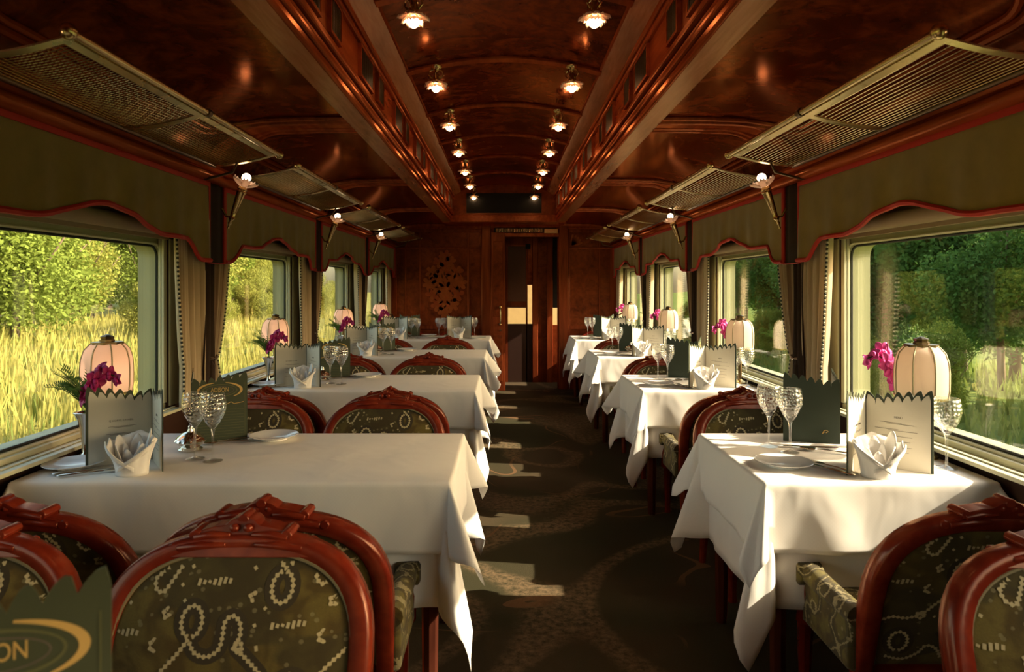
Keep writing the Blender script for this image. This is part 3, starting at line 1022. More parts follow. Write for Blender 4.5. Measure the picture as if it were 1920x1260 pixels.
# brass luggage racks with woven wire
def make_rack(s):
    v = thing('luggage_rack', '', 'luggage rack')
    xf, zf, xb, zb = 1.07, EYE + 0.622, 1.365, EYE + 0.568
    def surf(t):   # t 0 front .. 1 back, slightly hollow
        return (xf + (xb - xf) * t, zf + (zb - zf) * t - 0.010 * math.sin(PI * t))
    L = 0.77
    for (nm, t, r, mt) in (('front_rail', -0.02, 0.013, 'brass'), ('back_rail', 1.0, 0.010, 'brass_dark')):
        a, z = surf(t)
        MB().tube([(s * a, -L, z), (s * a, 0, z), (s * a, L, z)], r, 10).build(nm, mt, v, smooth=True)
    for e in (-1, 1):
        a, z = surf(-0.02)
        MB().ball((s * a, e * (L + 0.012), z), 0.021, 12, 8).build('finial', 'brass', v, smooth=True)
    a, z = surf(-0.02)
    MB().tube([(s * a, -0.012, z), (s * a, 0.012, z)], 0.0165, 10).build('collar', 'brass_dark', v, smooth=True)
    def bar(y0, y1, t0, t1, name, mt):
        m = MB()
        n = 8
        vs = []
        for i in range(n + 1):
            a, z = surf(t0 + (t1 - t0) * i / n)
            vs += [(s * a, y0, z), (s * a, y1, z), (s * a, y1, z - 0.005), (s * a, y0, z - 0.005)]
        fs = []
        for i in range(n):
            for q in range(4):
                fs.append((4 * i + q, 4 * i + (q + 1) % 4, 4 * i + 4 + (q + 1) % 4, 4 * i + 4 + q))
        fs += [(0, 1, 2, 3), (4 * n, 4 * n + 3, 4 * n + 2, 4 * n + 1)]
        m.add(vs, fs).build(name, mt, v)
    for y0, y1 in ((-L, -L + 0.030), (L - 0.030, L)): bar(y0, y1, 0.0, 1.0, 'end_bar', 'brass_pale')
    bar(-0.018, 0.018, 0.0, 1.0, 'middle_bar', 'brass_pale')
    for y0, y1 in ((-L + 0.03, -0.018), (0.018, L - 0.03)): bar(y0, y1, 0.03, 0.11, 'front_strip', 'brass_pale')
    for y0, y1 in ((-L + 0.03, -0.018), (0.018, L - 0.03)):
        m = MB()
        n = 46
        for i in range(n + 1):          # cross wires
            yy = y0 + (y1 - y0) * i / n
            pts = [surf(0.13 + 0.86 * j / 5) for j in range(6)]
            m.tube([(s * a, yy, z + 0.001) for a, z in pts], 0.0016, 3, caps=False)
        for j in range(17):             # long wires
            a, z = surf(0.13 + 0.86 * j / 16)
            m.tube([(s * a, y0, z - 0.001), (s * a, y1, z - 0.001)], 0.0016, 3, caps=False)
        mm = m.build('wire_mesh', 'brass', v)
        mm['kind'] = 'stuff'
    for yy in (L - 0.06,):
        a, z = surf(0.55)
        MB().tube([(s * a, yy, z - 0.004), (s * (a + 0.03), yy + 0.02, z - 0.05), (s * 1.40, yy + 0.03, EYE + 0.50)], 0.006, 6).build('bracket', 'brass_dark', v, smooth=True)
    snapshot(v)
    return v
for s in (-1, 1):
    pr = make_rack(s); first = [True]
    for k in range(0, 4):
        place(pr, first, (0, bc(k) if k < 3 else bc(k) - 0.02, 0), 0, 'brass wire luggage rack over the %s window on the %s side' % (ORD[k], ROW[s]), 'luggage rack', 'brass luggage racks')

# rose petals shared by sconces and ceiling lamps
def petal_mesh(L, half, curl, name):
    m = MB()
    def fn(a, b):
        u = 2 * a - 1
        w_ = half * math.sin(PI * (0.12 + 0.80 * b)) ** 0.7
        r = 0.014 + L * b * (1 - 0.18 * u * u)
        ang = u * w_
        return (r * math.cos(ang), r * math.sin(ang), curl * b ** 1.6 + 0.006 * math.cos(u * 5) * b)
    m.grid(fn, 6, 5)
    me = m.mesh(name, 'rose_glass', True)
    return me
PET_OUT = petal_mesh(0.054, 0.66, 0.014, 'outer_petal')
PET_IN = petal_mesh(0.036, 0.70, 0.024, 'inner_petal')

PET_UP = petal_mesh(0.044, 0.66, 0.040, 'cup_petal')
def add_petals(v, z, flip, par=None):
    if not flip:
        for i in range(6):
            o = obj('petal', PET_UP, v, solid=0.002)
            o.location = (0, 0, z + 0.004 * (i % 2)); o.rotation_euler = (0, 0, 2 * PI * i / 6)
            o.scale = (1.0 + 0.18 * (i % 2),) * 2 + (1.0 - 0.25 * (i % 2),)
        return
    for i in range(6):
        o = obj('petal', PET_OUT, v, solid=0.002)
        o.location = (0, 0, z); o.rotation_euler = (PI if flip else 0, 0, 2 * PI * i / 6)
    for i in range(5):
        o = obj('petal', PET_IN, v, solid=0.002)
        o.location = (0, 0, z + (-0.008 if flip else 0.008)); o.rotation_euler = (PI if flip else 0, 0, 2 * PI * i / 5 + 0.3)

def make_sconce():
    v = thing('wall_sconce', '', 'wall lamp')
    # local frame: torch axis along +Z, leaning applied by the empty
    m = MB().lathe([(0.0, -0.235), (0.006, -0.232), (0.004, -0.215), (0.010, -0.205), (0.006, -0.195), (0.012, -0.185), (0.017, -0.178), (0.011, -0.168), (0.013, -0.15), (0.022, -0.045), (0.026, -0.04), (0.022, -0.032), (0.027, -0.026), (0.020, -0.016), (0.012, -0.012), (0.0, -0.012)], 12)
    m.build('torch', 'brass', v, smooth=True, sharp=60)
    add_petals(v, -0.014, False)
    MB().ball((0, 0, 0.034), 0.0225, 14, 10).build('bulb', 'bulb_sconce', v, smooth=True)
    MB().tube([(0, 0, -0.175), (0.03, 0, -0.178), (0.062, 0, -0.150)], 0.006, 6).build('wall_arm', 'brass', v, smooth=True)
    snapshot(v)
    return v
ps = make_sconce(); first = [True]
for s in (-1, 1):
    for k in range(0, 4):
        o = place(ps, first, (s * 1.285, dv(k), 1.845), 0, 'brass torch sconce with pink rose shade, %s from the camera, %s side' % (ORD[k], ROW[s]), 'wall lamp', 'rose torch wall sconces')
        o.rotation_euler = (0, R(20) if s < 0 else R(-20), 0)
        if s < 0: o.rotation_euler = (0, R(-20), PI)
        # lean: bottom towards the wall
dvx = None

def make_ceiling_lamp():
    v = thing('ceiling_rose_lamp', '', 'ceiling lamp')
    MB().lathe([(0.0, 0.115), (0.034, 0.115), (0.032, 0.105), (0.020, 0.098), (0.014, 0.09), (0.014, 0.06), (0.020, 0.05), (0.022, 0.03), (0.016, 0.02), (0.0, 0.02)], 14).build('brass_fitting', 'brass', v, smooth=True, sharp=60)
    for i in range(4):
        a = 2 * PI * i / 4 + 0.4
        pts = [(0.014 * math.cos(a), 0.014 * math.sin(a), 0.095), (0.035 * math.cos(a), 0.035 * math.sin(a), 0.088), (0.040 * math.cos(a), 0.040 * math.sin(a), 0.066), (0.026 * math.cos(a), 0.026 * math.sin(a), 0.050), (0.016 * math.cos(a), 0.016 * math.sin(a), 0.058)]
        MB().tube(pts, 0.0045, 6).build('scroll', 'brass', v, smooth=True)
    add_petals(v, 0.024, True)
    MB().ball((0, 0, -0.004), 0.024, 14, 10).build('bulb', 'bulb_ceiling', v, smooth=True)
    snapshot(v)
    return v
pc = make_ceiling_lamp(); first = [True]
LN = ['first', 'second', 'third', 'fourth', 'fifth', 'sixth', 'seventh']
for s in (-1, 1):
    for j in range(-2, 7):
        y = 2.79 + 0.925 * j
        lab = 'lit pink rose ceiling lamp, %s from the camera, on the %s side' % (LN[j], ROW[s]) if j >= 0 else 'lit rose ceiling lamp %s the camera, %s side' % ('above' if j == -2 else 'just ahead of', ROW[s])
        place(pc, first, (s * 0.37, y, zcrown(0.37) - 0.125), random.random() * 6, lab, 'ceiling lamp', 'rose ceiling lamps')

# ------------------------------------------------------------------ tables and cloths
TZ = 0.738
TAB = {}
def cloth(hx, hy, L, seed, prot, rb=0.014, grow=0.0, xwall=None, wall_side=0):
    """L = lengths for sides (+x,+y,-x,-y); returns MB centred at origin, top at z=0"""
    rr = random.Random(seed)
    hx += grow; hy += grow
    ix, iy = hx - rb, hy - rb
    N = [(1, 0), (0, 1), (-1, 0), (0, -1)]
    C = [(ix, iy), (-ix, iy), (-ix, -iy), (ix, -iy)]      # corner after side i
    S0 = [(ix, -iy), (ix, iy), (-ix, iy), (-ix, -iy)]
    samples = []
    for i in range(4):
        a, b = Vector(S0[i]), Vector(C[i])
        ln = (b - a).length
        n = max(8, int(ln / 0.025))
        ph = [rr.random() * 6 for _ in range(3)]
        for q in range(n + 1):
            t = q / n
            near = math.exp(-min(t, 1 - t) * ln / 0.16)
            w = 0.010 * (math.sin(t * ln * 16 + ph[0]) + 0.6 * math.sin(t * ln * 31 + ph[1])) * (0.25 + 0.9 * near) + 0.004 * math.sin(t * ln * 7 + ph[2])
            samples.append((a.lerp(b, t), Vector(N[i]), L[i], 0.0, w))
        j = (i + 1) % 4
        pk = prot * (0.9 + 0.25 * rr.random()); skew = 0.75 + 0.5 * rr.random()
        for q in range(1, 14):
            th = PI / 2 * (q / 14)
            d = Vector(N[i]) * math.cos(th) + Vector(N[j]) * math.sin(th)
            lm = 1 / max(math.cos(th) / L[i], math.sin(th) / L[j])
            p = pk * (math.sin(2 * th) ** 1.4) * (1 + 0.35 * math.sin(6 * th * skew)) 
            samples.append((b.copy(), d, lm, p, 0.0))
    J = 16
    m = MB()
    n = len(samples)
    for (bp, d, lm, p, w) in samples:
        m.v.append((bp.x, bp.y, 0))
    rows = [0.25, 0.5, 0.75, 1.0]
    for r_ in range(1, J + 1):
        for (bp, d, lm, p, w) in samples:
            qa = rb * PI / 2
            if r_ <= 3:
                ang = PI / 2 * r_ / 3
                out, drop = rb * math.sin(ang), rb * (1 - math.cos(ang)); hang = 0
            else:
                hang = (lm - qa) * (r_ - 3) / (J - 3)
                out, drop = rb, rb
            o2 = hang * min(0.8, p)
            dd = math.sqrt(max(0, hang * hang - o2 * o2))
            o2 += max(-0.004, w + 0.006) * min(1, hang / 0.18)
            x, y = bp.x + d.x * (out + o2), bp.y + d.y * (out + o2)
            if xwall is not None:
                if wall_side > 0: x = min(x, xwall)
                else: x = max(x, xwall)
            m.v.append((x, y, -drop - dd))
    m.f.append(tuple(range(n)))
    for r_ in range(J):
        for i in range(n):
            j = (i + 1) % n
            m.f.append((r_ * n + i, r_ * n + j, (r_ + 1) * n + j, (r_ + 1) * n + i))
    return m

def table(s, k):
    c = bc(k)
    hx = 0.68 if s < 0 else 0.3625
    cx = -0.845 if s < 0 else 1.1625
    hy = 0.35
    kind = 'wide four-place' if s < 0 else 'narrow two-place'
    pos = '%s from the camera' % ORD[k] if 0 <= k < 3 else 'beside the end wall' if k == 3 else 'next to the camera'
    t = thing('dining_table', '%s dark wooden dining table under white linen, %s' % (kind, pos), 'table', (cx, c, 0), group='dining tables')
    MB().box(-hx + 0.02, hx - 0.02, -hy + 0.02, hy - 0.02, 0.700, 0.728).build('table_top', 'dark_leg', t, bevel=0.004)
    for a in (-1, 1):
        for b in (-1, 1):
            x, y = a * (hx - 0.07), b * (hy - 0.07)
            m = MB().tube([(x, y, 0), (x, y, 0.05), (x, y, 0.45), (x, y, 0.70)], [0.020, 0.024, 0.028, 0.032], 8)
            m.build('leg', 'dark_leg', t, smooth=True)
    MB().box(-hx + 0.06, hx - 0.06, -hy + 0.055, hy - 0.055, 0.62, 0.70).build('apron', 'dark_leg', t)
    tc = thing('tablecloth', 'white linen tablecloth in two layers with pointed corners, %s table, %s' % (kind.split()[0], pos), 'tablecloth', (cx, c, TZ), group='white tablecloths')
    xw = (1.556 - abs(cx)) * s
    Lw = (0.22, 0.22, 0.22, 0.22)
    m = cloth(hx, hy, (0.235, 0.225, 0.235, 0.225), k * 5 + s, 0.52, grow=0.006, xwall=xw, wall_side=s)
    m.build('overlay', 'table_linen', tc, smooth=True, sharp=75, solid=0.0015)
    m = cloth(hx, hy, (0.42, 0.36, 0.42, 0.40), k * 9 + s + 40, 0.34, grow=-0.026, xwall=xw, wall_side=s)
    m.xf(Matrix.Translation((0, 0, -0.004))).build('under_cloth', 'table_linen', tc, smooth=True, sharp=75, solid=0.0015)
    return t
for s in (-1, 1):
    for k in range(0 if s > 0 else -1, 4):
        table(s, k)

# ------------------------------------------------------------------ chairs
def sq(m, c, r, e1=0.35, e2=0.35, n=28, k=12):
    def pw(v, e): return math.copysign(abs(v) ** e, v)
    vs = [(c[0], c[1], c[2] - r[2])]
    for i in range(1, k):
        ph = -PI / 2 + PI * i / k
        for j in range(n):
            a = 2 * PI * j / n
            vs.append((c[0] + r[0] * pw(math.cos(ph), e1) * pw(math.cos(a), e2), c[1] + r[1] * pw(math.cos(ph), e1) * pw(math.sin(a), e2), c[2] + r[2] * pw(math.sin(ph), e1)))
    vs.append((c[0], c[1], c[2] + r[2])); top = len(vs) - 1
    fs = [(0, 1 + (j + 1) % n, 1 + j) for j in range(n)]
    for i in range(k - 2):
        a = 1 + i * n
        fs += [(a + j, a + (j + 1) % n, a + n + (j + 1) % n, a + n + j) for j in range(n)]
    a = 1 + (k - 2) * n
    fs += [(a + j, a + (j + 1) % n, top) for j in range(n)]
    return m.add(vs, fs)

def make_chair():
    v = thing('dining_chair', '', 'chair')
    def lean(z): return -(z - 0.36) * 0.30
    def arch(w, z1, ztop, zb, n=26, e=0.74):
        pts = [(-w * 0.97, zb), (-w * 0.985, (zb + z1) / 2)]
        for i in range(n + 1):
            a = PI - PI * i / n
            pts.append((w * math.copysign(abs(math.cos(a)) ** e, math.cos(a)), z1 + (ztop - z1) * abs(math.sin(a)) ** e))
        pts += [(w * 0.985, (zb + z1) / 2), (w * 0.97, zb)]
        return pts
    fr = arch(0.258, 0.55, 0.785, 0.30)
    sec = [(-0.023, -0.018), (-0.017, -0.025), (0.015, -0.027), (0.022, -0.020), (0.022, 0.020), (0.015, 0.027), (-0.017, 0.025), (-0.023, 0.018)]
    MB().sweep([(x, lean(z), z) for x, z in fr], sec).build('back_frame', 'chair_wood', v, smooth=True, sharp=50)
    # carved crest
    m = MB()
    def cp(x, z): return (x, lean(z), z)
    yoff = 0.0
    half = [(0.150, 0.758), (0.142, 0.780), (0.120, 0.792), (0.100, 0.797), (0.094, 0.812), (0.060, 0.822), (0.036, 0.826), (0.022, 0.838), (0.0, 0.845)]
    poly = [(x, z) for x, z in half] + [(-x, z) for x, z in reversed(half[:-1])]
    n = len(poly)
    for y_, dd in ((-0.024, 1), (0.024, 1)):
        m.v += [(x, lean(z) + y_, z) for x, z in poly]
    m.f += [tuple(range(n)), tuple(range(2 * n - 1, n - 1, -1))] + [(i, i + n, (i + 1) % n + n, (i + 1) % n) for i in range(n)]
    for sg in (-1, 1):
        for sd in (-1, 1):
            m.tube([(sg * 0.022, lean(0.80) + sd * 0.024, 0.806), (sg * 0.060, lean(0.80) + sd * 0.027, 0.808), (sg * 0.096, lean(0.80) + sd * 0.024, 0.800)], [0.006, 0.009, 0.010], 8)
            m.tube([(sg * 0.030, lean(0.78) + sd * 0.024, 0.786), (sg * 0.080, lean(0.78) + sd * 0.027, 0.785), (sg * 0.128, lean(0.78) + sd * 0.024, 0.778)], [0.006, 0.010, 0.009], 8)
            m.ball((sg * 0.014, lean(0.80) + sd * 0.024, 0.822), (0.011, 0.010, 0.010), 8, 6)
        m.tube([(sg * 0.094, lean(0.80) - 0.030, 0.806), (sg * 0.094, lean(0.80) + 0.030, 0.806)], 0.0125, 8)
        m.tube([(sg * 0.138, lean(0.78) - 0.028, 0.778), (sg * 0.138, lean(0.78) + 0.028, 0.778)], 0.0115, 8)
    m.tube([(0, lean(0.84) - 0.026, 0.838), (0, lean(0.84) + 0.026, 0.838)], 0.012, 8)
    m.build('carved_crest', 'chair_wood', v, smooth=True, sharp=45, bevel=0.004)
    # upholstered back, front and rear
    inner = arch(0.241, 0.55, 0.768, 0.345)
    ring = [p for p in inner]
    def pad(bulge, base):
        m = MB()
        cz = 0.545
        nr = 6; n = len(ring)
        for r_ in range(1, nr + 1):
            f = r_ / nr
            for x, z in ring:
                zz = cz + (z - cz) * f
                m.v.append((x * f, lean(zz) + base + bulge * (1 - f ** 3.2), zz))
        m.v.append((0, lean(cz) + base + bulge, cz))
        ci = len(m.v) - 1
        for i in range(n):
            m.f.append((ci, i, (i + 1) % n))
            for r_ in range(nr - 1):
                m.f.append((r_ * n + i, (r_ + 1) * n + i, (r_ + 1) * n + (i + 1) % n, r_ * n + (i + 1) % n))
        return m
    # stitched serpentine lines, scalloped rings and tufts, laid on the cloth
    CZ = 0.545
    pol = sorted((math.atan2(z - CZ, x), math.hypot(x, z - CZ)) for x, z in ring)
    pol = [(pol[-1][0] - 2 * PI, pol[-1][1])] + pol + [(pol[0][0] + 2 * PI, pol[0][1])]
    def rim(a):
        for (a0, r0), (a1, r1) in zip(pol, pol[1:]):
            if a0 <= a <= a1: return r0 + (r1 - r0) * (a - a0) / max(1e-6, a1 - a0)
        return pol[1][1]
    def onpad(x, z, bulge, base):
        f = min(1.0, math.hypot(x, z - CZ) / rim(math.atan2(z - CZ, x)))
        return lean(z) + base + bulge * (1 - f ** 3.2) + math.copysign(0.0014, bulge), f
    def smooth(pts, step=0.0022):
        out = []
        n = len(pts)
        for i in range(n - 1):
            p0, p1, p2, p3 = (Vector(pts[max(i - 1, 0)]), Vector(pts[i]), Vector(pts[i + 1]), Vector(pts[min(i + 2, n - 1)]))
            m_ = max(3, int((p2 - p1).length / step))
            for q in range(m_):
                t = q / m_
                out.append(0.5 * ((2 * p1) + (p2 - p0) * t + (2 * p0 - 5 * p1 + 4 * p2 - p3) * t * t + (3 * p1 - p0 - 3 * p2 + p3) * t ** 3))
        out.append(Vector(pts[-1]))
        return out
    def px(cx, cy): return ((cx - 1235) * 0.000412, 0.768 - (cy - 590) * 0.000412)
    def ov(cx, cy, rx, ry, a0=0, a1=360, n=18): return [(cx + rx * math.cos(R(a0 + (a1 - a0) * i / n)), cy + ry * math.sin(R(a0 + (a1 - a0) * i / n))) for i in range(n + 1)]
    half1 = [
        [(960, 655), (925, 720), (890, 775), (850, 765), (838, 720), (865, 690), (915, 650)],
        ov(1055, 905, 50, 72, 100, 440),
        [(1050, 985), (1000, 1060), (940, 1130), (880, 1200), (800, 1240), (720, 1235), (660, 1270)],
        [(1055, 1000), (1090, 1050), (1150, 1065), (1200, 1030), (1212, 970), (1215, 910), (1245, 878), (1285, 905), (1295, 970), (1280, 1020), (1330, 1070), (1400, 1140), (1440, 1210), (1490, 1175), (1550, 1150), (1605, 1185), (1610, 1250), (1570, 1290)],
        [(1430, 600), (1450, 640), (1480, 670)],
        ov(1470, 750, 50, 72, -80, 260),
        [(1495, 650), (1540, 615), (1600, 625), (1625, 670), (1630, 720), (1665, 745), (1700, 715)],
        [(1810, 990), (1785, 1060), (1730, 1110), (1680, 1165), (1690, 1230)],
        ov(1290, 1022, 20, 20, 0, 360, 10), ov(870, 1215, 22, 22, 0, 360, 10), ov(1685, 1180, 22, 22, 0, 360, 10), ov(925, 870, 14, 20, 0, 300, 8), ov(1720, 825, 16, 20, 30, 330, 8), ov(1335, 790, 12, 16, 60, 340, 8), ov(880, 1020, 14, 26, 40, 300, 8), ov(1680, 985, 14, 26, 40, 300, 8), ov(1280, 1200, 14, 24, 40, 300, 8),
        [(1010, 650), (1020, 665)], [(985, 735), (975, 745)], [(1320, 655), (1332, 670)], [(1355, 915), (1362, 930)], [(1375, 1015), (1380, 1040)], [(1395, 840), (1405, 850)], [(945, 1220), (955, 1228)], [(1000, 805), (1010, 815)], [(730, 830), (722, 845)],
        ov(780, 1420, 50, 72, 100, 440), [(1000, 1330), (1060, 1380), (1130, 1370), (1180, 1320), (1240, 1330), (1270, 1400), (1240, 1460), (1290, 1520), (1380, 1500), (1430, 1440), (1500, 1460), (1560, 1530), (1640, 1500), (1690, 1440)],
        ov(1420, 1360, 46, 60, -60, 250), [(720, 1540), (820, 1560), (900, 1510), (940, 1450), (1000, 1470), (1040, 1540)],
    ]
    for cx, cy in ((1140, 722), (1520, 922), (715, 972), (1130, 1500), (1330, 1290)):
        for q in range(7):
            half1.append([(cx - 75 + 25 * q, cy - 12 + 8 * math.sin(q)), (cx - 80 + 25 * q, cy + 14 + 6 * math.cos(q * 1.7))])
    def embroider(bulge, base, flip, halo=False):
        m = MB()
        for line in half1:
            tiny = len(line) == 2
            if halo and (tiny or len(line) < 12): continue
            pts = smooth([(flip * px(*p)[0], px(*p)[1]) for p in line], 0.006 if halo else 0.0022)
            d0 = 0.0; prev = pts[0]; vs = []
            for i, p in enumerate(pts):
                d0 += (p - prev).length; prev = p
                t = (pts[min(i + 1, len(pts) - 1)] - pts[max(i - 1, 0)])
                if t.length < 1e-7: t = Vector((1, 0))
                t.normalize(); nn = Vector((-t.y, t.x))
                w = 0.015 if halo else 0.0032 if tiny else 0.0033 + 0.0021 * math.sin(2 * PI * d0 / 0.0105)
                for q in (-1, 1):
                    x, z = p.x + nn.x * w * q, p.y + nn.y * w * q
                    y, f = onpad(x, z, bulge, base)
                    if halo: y -= math.copysign(0.0008, bulge)
                    vs.append((x, y, z, f))
            b = len(m.v)
            m.v += [(x, y, z) for x, y, z, f in vs]
            for i in range(len(pts) - 1):
                if max(vs[2 * i][3], vs[2 * i + 3][3]) < 0.965:
                    m.f.append((b + 2 * i, b + 2 * i + 1, b + 2 * i + 3, b + 2 * i + 2))
        return m
    for nm, bu, ba in (('back_cushion', 0.030, 0.014), ('rear_panel', -0.014, -0.016)):
        pd = pad(bu, ba).build(nm, 'tapestry_ground', v, smooth=True)
        fl_ = -1 if bu > 0 else 1
        embroider(bu, ba, fl_).build('embroidery', 'cream_thread', pd)['kind'] = 'stuff'
        embroider(bu, ba, fl_, True).build('dark_ground', 'dark_thread', pd)['kind'] = 'stuff'
    for sd in (1, -1):
        MB().tube([(x, lean(z) + sd * 0.019, z) for x, z in ring], 0.0045, 6).build('piping', 'gimp', v, smooth=True)
    sq(MB(), (0, 0.215, 0.368), (0.262, 0.200, 0.052), 0.5, 0.3).build('seat_cushion', 'tapestry', v, smooth=True)
    MB().box(-0.255, 0.255, 0.02, 0.40, 0.285, 0.345).build('seat_rail', 'chair_wood', v, bevel=0.008)
    for sg in (-1, 1):
        prof = [(-0.01, 0.32), (-0.02, 0.47), (0.26, 0.470), (0.268, 0.44), (0.262, 0.41), (0.275, 0.37), (0.285, 0.32)]
        m = MB().prism(prof, -0.022, 0.022)
        m.xf(Matrix(((0, 1, 0, sg * 0.268), (1, 0, 0, 0), (0, 0, 1, 0), (0, 0, 0, 1))))
        arm = m.build('arm', 'tapestry', v, smooth=True, sharp=40, bevel=0.012)
        m = MB().tube([(sg * 0.268, -0.02, 0.478), (sg * 0.268, 0.08, 0.476), (sg * 0.269, 0.18, 0.474), (sg * 0.270, 0.265, 0.476)], [0.030, 0.030, 0.032, 0.033], 12)
        m.tube([(sg * 0.270 - 0.036, 0.278, 0.470), (sg * 0.270 - 0.030, 0.278, 0.470), (sg * 0.270 + 0.030, 0.278, 0.470), (sg * 0.270 + 0.036, 0.278, 0.470)], [0.026, 0.036, 0.036, 0.026], 14)
        m.build('arm_roll', 'tapestry', arm, smooth=True, sharp=60)
        MB().tube([(sg * 0.268, 0.272, 0.44), (sg * 0.268, 0.282, 0.41), (sg * 0.268, 0.300, 0.36), (sg * 0.262, 0.325, 0.30)], [0.012, 0.018, 0.024, 0.026], 8).build('arm_post', 'chair_wood', arm, smooth=True)
        MB().tube([(sg * 0.238, 0.372, 0.30), (sg * 0.240, 0.378, 0.20), (sg * 0.242, 0.376, 0.03), (sg * 0.242, 0.378, 0.0)], [0.026, 0.021, 0.015, 0.018], 8).build('leg', 'chair_wood', v, smooth=True)
        MB().tube([(sg * 0.245, 0.012, 0.34), (sg * 0.245, -0.005, 0.20), (sg * 0.248, -0.04, 0.0)], [0.024, 0.020, 0.015], 8).build('leg', 'chair_wood', v, smooth=True)
    v.scale = (1.09, 1.0, 0.968)
    snapshot(v)
    return v
pch = make_chair(); first = [True]
for s in (-1, 1):
    cols = ((-0.592, 'aisle'), (-1.236, 'window')) if s < 0 else ((1.235, ''),)
    for k in range(0, 5):
        for x, col in cols:
            seat = (col + ' chair' if col else 'single chair')
            tn = 'wide' if s < 0 else 'narrow'
            # chair facing the camera, on the far side of table k-1
            y = 1.43 + BAY * k if k < 4 else 8.58
            if k == 0 and s > 0: y = 1.37
            far = 'the table nearest the camera edge' if k == 0 else 'the %s %s table' % (ORD[k - 1], tn)
            place(pch, first, (x, y, 0), PI, 'carved red armchair in olive tapestry, %s on far side of %s' % (seat, far) if k else 'carved red armchair facing camera, %s back-to-back before the first %s table' % (seat, tn), 'chair', 'carved tapestry dining chairs')
            if k < 4:
                place(pch, first, (x, 1.83 + BAY * k, 0), 0, 'carved red armchair in olive tapestry, %s on near side of the %s %s table' % (seat, ORD[k], tn), 'chair', 'carved tapestry dining chairs')

# ------------------------------------------------------------------ things on the tables
def make_goblet():
    v = thing('goblet', '', 'glass')
    n = 24
    MB().lathe([(0.0, 0.0), (0.036, 0.0), (0.036, 0.002), (0.020, 0.005), (0.007, 0.010), (0.0, 0.012)], 20).build('foot', 'crystal_plain', v, smooth=True)
    MB().lathe([(0.006, 0.010), (0.0045, 0.03), (0.0042, 0.07), (0.006, 0.10), (0.010, 0.112)], 10).build('stem', 'crystal_plain', v, smooth=True)
    prof = [(0.004, 0.110), (0.014, 0.118), (0.027, 0.136), (0.039, 0.156), (0.0465, 0.176), (0.0485, 0.193), (0.0465, 0.212), (0.042, 0.232), (0.0405, 0.232), (0.0448, 0.212), (0.0468, 0.193), (0.0445, 0.177), (0.036, 0.158), (0.022, 0.138), (0.004, 0.126)]
    MB().lathe(prof, 32, flute=16, amp=0.012, cap=False).build('bowl', 'crystal', v, smooth=True)
    v.scale = (0.9, 0.9, 1.0)
    snapshot(v); return v
def make_plate():
    v = thing('side_plate', '', 'plate')
    MB().lathe([(0.0, 0.004), (0.050, 0.004), (0.060, 0.009), (0.092, 0.017), (0.094, 0.019), (0.092, 0.020), (0.060, 0.012), (0.050, 0.0075), (0.0, 0.0075)], 36).build('dish', 'porcelain', v, smooth=True)
    MB().lathe([(0.046, 0.0), (0.052, 0.0), (0.052, 0.006), (0.046, 0.006), (0.046, 0.0)], 30, cap=False).build('foot_ring', 'porcelain', v, smooth=True)
    snapshot(v); return v
def make_knife():
    v = thing('table_knife', '', 'knife')
    MB().tube([(0, -0.11, 0.006), (0, -0.10, 0.006), (0, -0.04, 0.006), (0, 0.0, 0.006)], [0.005, 0.009, 0.008, 0.005], 8, flat=0.45, up=(0, 0, 1)).build('handle', 'silver', v, smooth=True)
    MB().prism([(-0.006, 0.0), (0.008, 0.0), (0.009, 0.07), (0.006, 0.10), (-0.002, 0.115), (-0.006, 0.10)], 0, 0.0016).xf(Matrix(((1, 0, 0, 0), (0, 0, 1, 0), (0, 1, 0, 0.005), (0, 0, 0, 1)))).build('blade', 'silver', v)
    snapshot(v); return v
def make_fork():
    v = thing('table_fork', '', 'fork')
    MB().tube([(0, -0.10, 0.006), (0, -0.09, 0.006), (0, -0.02, 0.008), (0, 0.03, 0.007)], [0.004, 0.008, 0.004, 0.004], 8, flat=0.45, up=(0, 0, 1)).build('handle', 'silver', v, smooth=True)
    m = MB().prism([(-0.004, 0.028), (0.004, 0.028), (0.012, 0.045), (0.012, 0.06), (-0.012, 0.06), (-0.012, 0.045)], 0, 0.002)
    for x in (-0.0105, -0.0035, 0.0035, 0.0105): m.prism([(x - 0.0015, 0.06), (x + 0.0015, 0.06), (x + 0.001, 0.10), (x - 0.001, 0.10)], 0, 0.002)
    m.xf(Matrix(((1, 0, 0, 0), (0, 0, 1, 0), (0, 1, 0, 0.006), (0, 0, 0, 1)))).build('tines', 'silver', v)
    snapshot(v); return v
def make_spoon():
    v = thing('table_spoon', '', 'spoon')
    MB().tube([(0, -0.10, 0.006), (0, -0.09, 0.006), (0, -0.02, 0.009), (0, 0.03, 0.009)], [0.004, 0.008, 0.004, 0.004], 8, flat=0.45, up=(0, 0, 1)).build('handle', 'silver', v, smooth=True)
    MB().ball((0, 0.058, 0.008), (0.019, 0.031, 0.006), 14, 8).build('bowl', 'silver', v, smooth=True)
    snapshot(v); return v
def make_dish():
    v = thing('fluted_dish', '', 'dish')
    MB().lathe([(0.0, 0.0), (0.040, 0.0), (0.042, 0.006), (0.030, 0.012), (0.048, 0.030), (0.052, 0.034)], 32, flute=16, amp=0.04).build('bowl', 'silver', v, smooth=True)
    MB().lathe([(0.052, 0.034), (0.046, 0.048), (0.026, 0.064), (0.010, 0.070), (0.008, 0.078)], 32, flute=16, amp=0.04).build('lid', 'silver', v, smooth=True)
    MB().ball((0, 0, 0.084), 0.009, 10, 6).build('knob', 'silver', v, smooth=True)
    snapshot(v); return v
